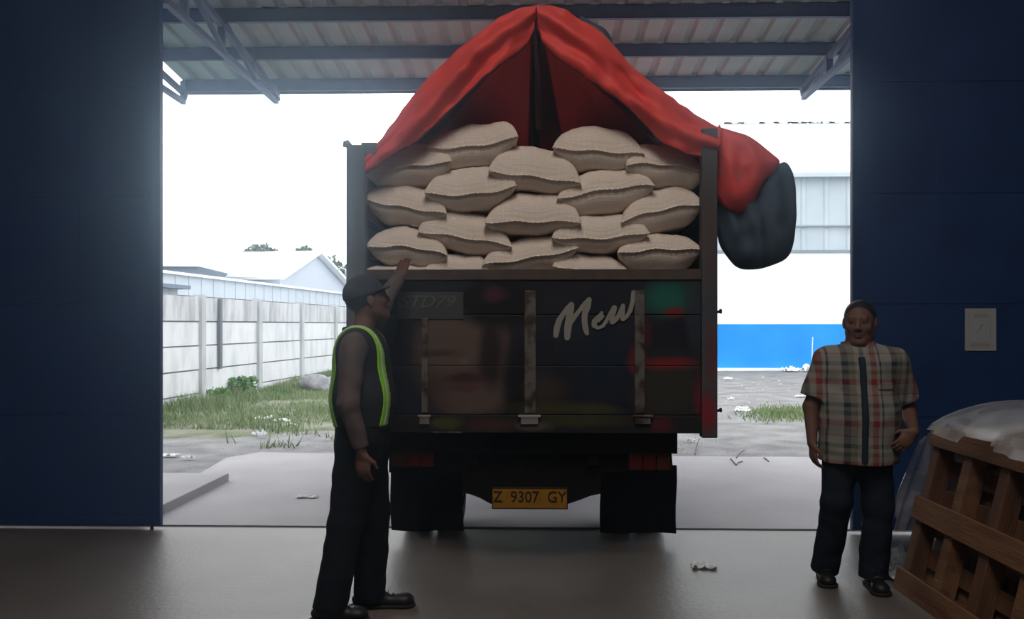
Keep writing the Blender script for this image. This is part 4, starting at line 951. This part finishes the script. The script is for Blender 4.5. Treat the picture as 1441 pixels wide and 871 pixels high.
# uniform shirt
m_unif = mat('brown_uniform_cloth', (.11, .085, .08), .85, col2=(.09, .07, .066), scale=5, bump=.3, bscale=25)
def torso(S, g_=0.0):
    S.cone((-.005, 0, .985), (-.01, 0, 1.12), .166+g_, .178+g_, .04, sq=(f_, .86), cuta=True); S.cone((-.01, 0, 1.12), (-.015, 0, 1.31), .178+g_, .172+g_, .05, sq=(f_, .82))
    S.cone((-.02, -.10, 1.385), (-.02, .10, 1.385), .075+g_, .075+g_, .06)
S = SDF((-.28, -.36, .8), (.3, .68, 1.9), .0062); torso(S, -.004)
S.cone(RS, RE, .068, .056, .04); S.cone(RE, (RW[0]-.005, RW[1], RW[2]+.03), .056, .040, .02, cutb=True)
le = nrm(np.array(LW)-np.array(LE)); S.cone(LS, LE, .066, .055, .04); S.cone(LE, np.array(LW)-le*.03, .054, .041, .02, cutb=True)
S.cone((-.03, 0, 1.42), (-.01, .005, 1.475), .080, .070, .03, cutb=True)
S.wrinkle(.003, 24, 28, 34); S.build('shirt', m_unif, g, base=gb)
S = SDF((-.2, -.16, 1.40), (.16, .16, 1.56), .005); S.cone((-.028, 0, 1.425), (-.035, .005, 1.492), .088, .082, .02, cutb=True); S.cone((-.02, 0, 1.40), (-.02, .005, 1.53), .074, .070, .01, sub=True); S.cut((.045, 0, 1.45), (1, 0, .4)); S.build('collar', m_cap, g, base=gb)
# vest with bands
m_vest = mat('dark_vest_mesh', (.018, .022, .030), .85, col2=(.026, .032, .04), scale=20); m_neon = mat('neon_band', (.26, .62, .04), .5, col2=(.22, .55, .04), scale=10); m_refl = mat('silver_band', (.42, .50, .40), .35)
def vest(g_):
    S = SDF((-.26, -.26, .98), (.28, .26, 1.5), .006); torso(S, .010+g_)
    S.cone((-.02, -.16, 1.40), (-.02, .16, 1.40), .070+g_, .070+g_, .05)
    for s_, p in ((-1, RS), (1, LS)): S.cone((p[0], p[1]+s_*.03, p[2]-.03), (p[0], p[1]+s_*.12, p[2]-.05), .085, .10, .01, sub=True)
    S.cone((-.02, 0, 1.40), (-.01, .005, 1.55), .074, .09, .01, sub=True); return S
S = vest(0); S.cone((.13, 0, 1.50), (.17, 0, 1.18), .05, .006, .01, sub=True); V_ = S.build('vest', m_vest, g, base=gb)
def slab(S, y, w_):
    S.F = np.maximum(S.F, (np.abs(S.ax[1][None, :, None]-y)-w_).astype(np.float32)); return S
def shellcut(S, g_):
    Q = vest(g_); S.F = np.maximum(S.F, -Q.F); return S
for y in (-.105, .105):
    slab(shellcut(vest(.004), -.008), y, .026).build('neon_stripe', m_neon, V_, base=gb); slab(shellcut(vest(.0065), -.004), y, .008).build('reflective_tape', m_refl, V_, base=gb)
shoe(g, gb, LA, (.232, .135), boot=True); shoe(g, gb, RA, (.03, -.10), boot=True)

# ---- man in a plaid shirt, walking, facing the camera
m, mb_ = figure_root(1208, 5.1, 'person in short-sleeved plaid shirt and dark trousers standing in front of the right blue door')
f_ = nrm((-.22, -.97, 0)); r_ = np.array((-f_[1]*-1, 0, 0)); r_ = nrm(np.cross(f_, (0, 0, 1)))
RS, LS = (-.175, .03, 1.295), (.195, -.03, 1.295); RE, RW = (-.262, .03, 1.025), (-.272, -.03, .825); LE, LW = (.300, .05, 1.02), (.245, -.165, .905)
RH, LH = (-.10, .02, .85), (.09, 0, .85); RK, LK = (-.125, -.01, .49), (.095, -.04, .47); RA, LA = (-.15, .13, .09), (.075, -.03, .09)
hc, hf = (.0, -.02, 1.508), (-.42, -.9, -.05)
S = SDF((-.40, -.36, .0), (.42, .34, 1.68), .0062)
H, HM = sculpt_head(S, hc, hf, 1.06, neck=(.005, .01, 1.33), nr=.064)
S.cone((0, 0, .90), (0, 0, 1.22), .16, .165, .04, sq=(f_, .8)); S.cone(RS, LS, .06, .06, .05); S.cone((0, .0, 1.32), (0, 0, 1.36), .09, .07, .05)
for a, e, w_ in ((RS, RE, RW), (LS, LE, LW)): S.cone(a, e, .052, .043, .03); S.cone(e, w_, .043, .029, .02)
for h_, k_, a_ in ((RH, RK, RA), (LH, LK, LA)): S.cone(h_, k_, .088, .06, .04); S.cone(k_, a_, .056, .038, .02)
sculpt_hand(S, RW, (.06, -.08, -1), (.95, .1, 0), (.25, -.95, 0), (.3, .45, .35), .98)
sculpt_hand(S, LW, (-.66, -.10, -.66), (-.1, .95, -.1), (-.6, -.1, .75), (.25, .5, .4), 1.0)
S.build('body', m_skin, m, base=mb_); eyes(m, H, mb_, 1.06)
k = 1.06; S = SDF((-.2, -.22, 1.38), (.2, .2, 1.70), .005); S.ell(H(0, -.02*k, .034*k), np.array((.082, .101, .090))*k, .02, HM); S.cut(H(0, .055, .075), nrm(HM[1]*.75-HM[2]*.5)); S.cut(H(0, 0, -.03), -HM[2]); S.build('hair', m_hair, m, base=mb_)
m_trous2 = mat('navy_trouser_cloth', (.010, .015, .024), .9, spec=.1, col2=(.013, .019, .03), scale=6, bump=.3, bscale=18)
S = SDF((-.32, -.3, .03), (.32, .34, .98), .007); S.cone((0, 0, .82), (0, 0, .93), .18, .175, .05, sq=(f_, .8), cutb=True)
for h_, k_, a_ in ((RH, RK, RA), (LH, LK, LA)): S.cone(h_, k_, .098, .086, .04); S.cone(k_, (a_[0], a_[1], a_[2]-.03), .084, .082, .03, cutb=True)
S.wrinkle(.0035, 22, 26, 30); S.build('trousers', m_trous2, m, base=mb_)
# plaid cloth
m_plaid = bpy.data.materials.new('plaid_cloth'); m_plaid.use_nodes = True; T = NT(m_plaid); bs = T.n['Principled BSDF']; bs.inputs['Roughness'].default_value = .85; bs.inputs['Specular IOR Level'].default_value = .15
tc = T.new('ShaderNodeTexCoord'); sp = T.new('ShaderNodeSeparateXYZ'); T.link(tc.outputs['Object'], sp.inputs[0])
def ramp(axis, period, off, stops):
    a = T.new('ShaderNodeMath', operation='MULTIPLY_ADD'); a.inputs[1].default_value = 1/period; a.inputs[2].default_value = off; T.link(sp.outputs[axis], a.inputs[0])
    fr = T.new('ShaderNodeMath', operation='FRACT'); T.link(a.outputs[0], fr.inputs[0]); r = T.new('ShaderNodeValToRGB'); r.color_ramp.interpolation = 'CONSTANT'
    T.link(fr.outputs[0], r.inputs[0]); e = r.color_ramp.elements
    while len(e) < len(stops): e.new(.5)
    for el, (p, c) in zip(e, stops): el.position = p; el.color = c4(c)
    return r
cream, tealc, navy, redc, olive = (.24, .23, .21), (.03, .08, .085), (.010, .018, .032), (.20, .035, .035), (.11, .115, .085)
rx = ramp(0, .27, .60, [(0, cream), (.12, navy), (.24, olive), (.36, cream), (.46, tealc), (.54, cream), (.66, redc), (.78, cream), (.84, navy), (.88, cream)])
rz = ramp(2, .23, .1, [(0, cream), (.16, redc), (.30, cream), (.42, olive), (.52, cream), (.62, tealc), (.72, cream), (.9, redc), (.93, cream)])
mx = T.new('ShaderNodeMix', data_type='RGBA'); mx.inputs[0].default_value = .42; T.link(rx.outputs[0], mx.inputs[6]); T.link(rz.outputs[0], mx.inputs[7]); T.link(mx.outputs[2], bs.inputs['Base Color'])
S = SDF((-.40, -.34, .68), (.42, .3, 1.44), .0062)
S.cone((0, .0, .72), (0, -.01, .98), .222, .212, .05, sq=(f_, .80), cuta=True); S.cone((0, -.01, .98), (0, 0, 1.20), .208, .198, .05, sq=(f_, .76)); S.cone((-.11, .01, 1.285), (.12, -.01, 1.285), .085, .085, .07)
S.cone((0, .0, 1.30), (0, .0, 1.37), .10, .078, .04, cutb=True)
def mid(a, e, t): return np.array(a)+(np.array(e)-np.array(a))*t
S.cone(RS, mid(RS, RE, .80), .078, .080, .05, cutb=True); S.cone(LS, mid(LS, LE, .80), .078, .080, .05, cutb=True)
S.wrinkle(.0035, 20, 24, 28); sh_ = S.build('shirt', m_plaid, m, base=mb_)
S = SDF((-.16, -.16, 1.28), (.16, .14, 1.44), .005); S.cone((0, .0, 1.335), (0, .002, 1.405), .108, .094, .02, cutb=True); S.cone((0, .0, 1.28), (0, 0, 1.46), .084, .082, .01, sub=True)
S.cone((-.025, -.13, 1.29), (-.025, -.07, 1.44), .018, .045, .01, sub=True); S.build('collar', m_plaid, sh_, base=mb_)
Q = SDF((-.08, -.26, .73), (.04, .0, 1.34), .005); Q.cone((0, .0, .72), (0, -.01, .98), .231, .221, .05, sq=(f_, .80), cuta=True); Q.cone((0, -.01, .98), (0, 0, 1.20), .219, .210, .05, sq=(f_, .77)); Q.cone((-.11, .01, 1.285), (.12, -.01, 1.285), .096, .096, .07)
Q.F = np.maximum(Q.F, (np.abs(Q.ax[0][:, None, None]+.027)-.017).astype(np.float32)); Q.F = np.maximum(Q.F, (Q.ax[1][None, :, None]+.09).astype(np.float32)+0*Q.F); Q.F = np.maximum(Q.F, (Q.ax[2][None, None, :]-1.32).astype(np.float32)+0*Q.F)
Q.build('placket', mat('navy_placket', (.012, .022, .035), .85), sh_, base=mb_)
for s_, x in ((-1, -.11), (1, .10)):
    c = np.array((x, -.158, 1.16)); S = SDF(c-.09, c+.09, .005); 
    Q = SDF(c-.09, c+.09, .005); Q.cone((0, -.01, .98), (0, 0, 1.20), .212, .203, .05, sq=(f_, .77)); S.F = Q.F.copy()
    X, Y, Z = S.grids(tuple(slice(0, q) for q in S.n)); S.F = np.maximum(S.F, np.maximum(np.abs(X-x)-.052, np.maximum(Z-1.175, 1.135-Z)-abs(0)).astype(np.float32)); S.F = np.maximum(S.F, (Y+.10).astype(np.float32)+0*S.F); S.build('pocket_flap', m_plaid, sh_, base=mb_)
shoe(m, mb_, RA, (-.19, -.06)); shoe(m, mb_, LA, (.06, -.21))

# ================================================================== PALLETS UNDER FILM
m_pal = mat('orange_brown_wood', (.20, .10, .045), .75, col2=(.11, .05, .025), scale=5, stretch=(3, .35, 3), bump=.3, bscale=30, lo=.35, hi=.65)
m_pal2 = mat('dark_brown_wood', (.13, .06, .03), .8, col2=(.07, .035, .02), scale=5, stretch=(3, 3, .35), bump=.3, bscale=30)
LP, HP = 1.24, .96; LEAN = math.radians(14.0)
def wb(b, x0, x1, y0, y1, z0, z1): b.box(x0, x1, y0, y1, z0, z1, .004)
def pallet(x, y0, label):
    root = empty('wooden_pallet', (0, 0, 0), label, 'pallet', 'wooden pallets leaning in a row under the plastic film')
    for k, (z0, z1) in enumerate(((0, .125), (.415, .545), (HP-.12, HP))):
        b = MB(); wb(b, 0, .022, 0, LP, z0, z1); b.build('face_board', m_pal, root)
    for k in range(4):
        yy = .02+k*(LP-.13)/3; b = MB(); wb(b, .022, .112, yy, yy+.09, .002, HP-.002); b.build('stringer', m_pal2 if k % 2 else m_pal, root)
    for k in range(6):
        z0 = k*(HP-.1)/5; b = MB(); wb(b, .112, .132, 0, LP, z0, z0+.1); b.build('deck_board', m_pal2, root)
    root.location = (x, y0, 0); root.rotation_euler = (0, LEAN, 0); return root
PX, PY0 = 2.035, 3.90
labs = ['front orange-brown wooden pallet leaning at the far right, its boards facing the doorway', 'second wooden pallet, standing directly behind the front one under the film', 'third wooden pallet in the leaning row beneath the plastic film', 'rearmost wooden pallet of the leaning row, nearest the warehouse side wall']
p0 = pallet(PX, PY0, labs[0])
for k in range(1, 4):
    c = copy_tree(p0); c.location = (PX+k*.142, PY0-.01*k, 0); c['label'] = labs[k]
# clear film over the row
m_film = bpy.data.materials.new('clear_plastic_film'); m_film.use_nodes = True; T = NT(m_film); bs = T.n['Principled BSDF']; out = T.n['Material Output']
bs.inputs['Base Color'].default_value = (.72, .76, .80, 1); bs.inputs['Roughness'].default_value = .28; bs.inputs['Specular IOR Level'].default_value = .8
tr = T.new('ShaderNodeBsdfTransparent'); mx = T.new('ShaderNodeMixShader'); tc = T.new('ShaderNodeTexCoord'); n1 = T.new('ShaderNodeTexNoise', i_Scale=2.2, i_Detail=2.0, i_Distortion=.8)
mp = T.new('ShaderNodeMapping'); mp.inputs['Scale'].default_value = (1, 1, 2.5); mp.inputs['Rotation'].default_value = (.4, .6, 0); T.link(tc.outputs['Object'], mp.inputs[0]); T.link(mp.outputs[0], n1.inputs['Vector'])
r = T.new('ShaderNodeMapRange'); r.inputs[1].default_value = .4; r.inputs[2].default_value = .68; r.inputs[3].default_value = .22; r.inputs[4].default_value = .5; T.link(n1.outputs[0], r.inputs[0])
T.link(r.outputs[0], mx.inputs[0]); T.link(tr.outputs[0], mx.inputs[1]); T.link(bs.outputs[0], mx.inputs[2]); T.link(mx.outputs[0], out.inputs[0])
FC = Vector((2.44, 4.50, 0)); SX, SY, SZ = .46, .72, 1.11
def film(i, j):
    # j: 0 rim .. 1 crown, i: around
    a = i*2*math.pi; lo = .28; z = lo+(1-lo)*math.sin(j*math.pi/2)
    ca, sa = math.cos(a), math.sin(a); e = .42; rr = max(0, 1-max(0, (z-.70)/.30)**3)**.5
    x = math.copysign(abs(ca)**e, ca)*SX*rr; y = math.copysign(abs(sa)**e, sa)*SY*(.25+.75*rr)*(1 if rr > 0 else 0)
    if j >= .999: x = y = 0
    lean = (z*SZ)*math.tan(LEAN)-.09
    w_ = .012*math.sin(a*23+z*9+3*nz(a, z*3, 1))*(1-.5*z)+.035*nz(x*3, y*3, z*3)
    zz = z*SZ*(.965+.035*math.cos(y*2.0))+.015*nz(x*4, y*4, 5)
    return (FC.x+x*(1+w_)+lean+w_*ca, FC.y+y+w_*sa, zz)
b = MB(); b.grid(film, 150, 46)
fs = []
for f in b.f:
    c = sum((Vector(b.v[q]) for q in f), Vector())/len(f)
    t_ = math.tan(LEAN); front = c.x < PX+.10+c.z*t_ and c.z < .925+.02*math.sin(c.y*9) and c.y < PY0+LP+.0
    if not front: fs.append(f)
b.f = fs; o = b.build('plastic_film', m_film, origin=(2.6, 4.5, 0), smooth=True); tag(o, 'clear wrinkled plastic film draped over the leaning pallets at the far right', 'plastic film')
# loose film on the floor
pts = [G(1238, 797), G(1248, 806), G(1262, 818), G(1285, 836), G(1312, 853), G(1345, 873)]
def ribbon(i, j):
    p = interp(pts, i); w_ = .055*(1.4-i)*(1+.5*nz(i*8, 0, 3)); d = Vector((.65, .75, 0)).normalized()
    q = p+d*(j-.5)*w_*2; return (q.x, q.y, .012+abs(nz(i*14, j*4, 7))*.07*(1.3-i)+.015*abs(math.sin(j*9+i*30)))
m_film2 = mat('white_film', (.62, .68, .72), .3, spec=.8)
b = MB(); b.grid(ribbon, 60, 10); o = b.build('film_strip', m_film2, origin=G(1285, 836)); md = o.modifiers.new('t', 'SOLIDIFY'); md.thickness = .003
tag(o, 'whitish strip of loose plastic film on the floor along the foot of the pallet', 'plastic film')
q = C(1266, HZ, 5.45); crumple('film_heap', (q.x, q.y, 0), .34, .34, .10, 33, m_film, 'crumpled clear film heap on the floor behind the plaid-shirted person', 'plastic film', n=26)
# notice on the right door leaf
m_paper = mat('notice_paper', (.40, .44, .45), .7); m_ink = mat('notice_red_ink', (.30, .17, .17), .8); m_ink2 = mat('notice_grey_ink', (.22, .27, .26), .8)
YN = 6.421; a, e = P(1358, 493.5, YN), P(1402, 434, YN)
no = empty('notice', ((a.x+e.x)/2, YN, a.z), 'white paper notice with faint red print taped to the right blue door', 'notice')
b = MB(); b.box(a.x, e.x, YN, YN+.002, a.z, e.z); b.build('sheet', m_paper, no)
def nb_(u, v): return P(1340+u*80/871, 425+v*80/871, YN)
def line(bb, u0, v0, u1, v1, wd=.003, dy=.0004): p, q = nb_(u0, v0), nb_(u1, v1); bb.bar((p.x, YN-dy, p.z), (q.x, YN-dy, q.z), wd, .0006, (0, 1, 0))
b = MB()
for k in range(3): line(b, 330, 185+k*22, 560, 185+k*22, .0035)
for k in range(4): line(b, 270, 625+k*22, 590, 625+k*22, .0035)
b.build('red_print', m_ink, no)
b = MB(); line(b, 470, 345, 370, 470, .007); line(b, 470, 345, 445, 350, .006); line(b, 585, 180, 585, 600, .003); line(b, 262, 180, 262, 600, .002, .0005); b.build('grey_print', m_ink2, no)
# ------------------------------------------------------------------ haze volume added inside the warehouse to imitate veiling lens glare
m_haze = bpy.data.materials.new('glare_haze'); m_haze.use_nodes = True; T = NT(m_haze); T.n.remove(T.n['Principled BSDF'])
vs_ = T.new('ShaderNodeVolumeScatter'); vs_.inputs['Density'].default_value = .035; vs_.inputs['Anisotropy'].default_value = .935; vs_.inputs['Color'].default_value = (.62, .82, 1, 1)
T.link(vs_.outputs[0], T.n['Material Output'].inputs['Volume'])
b = MB(); b.box(-7.9, 7.9, -8.9, 6.4, .0, 6.4); tag(b.build('glare_haze', m_haze, origin=(0, 2, 0)), 'thin added haze imitating veiling lens glare inside the warehouse doorway', 'haze', kind='stuff')
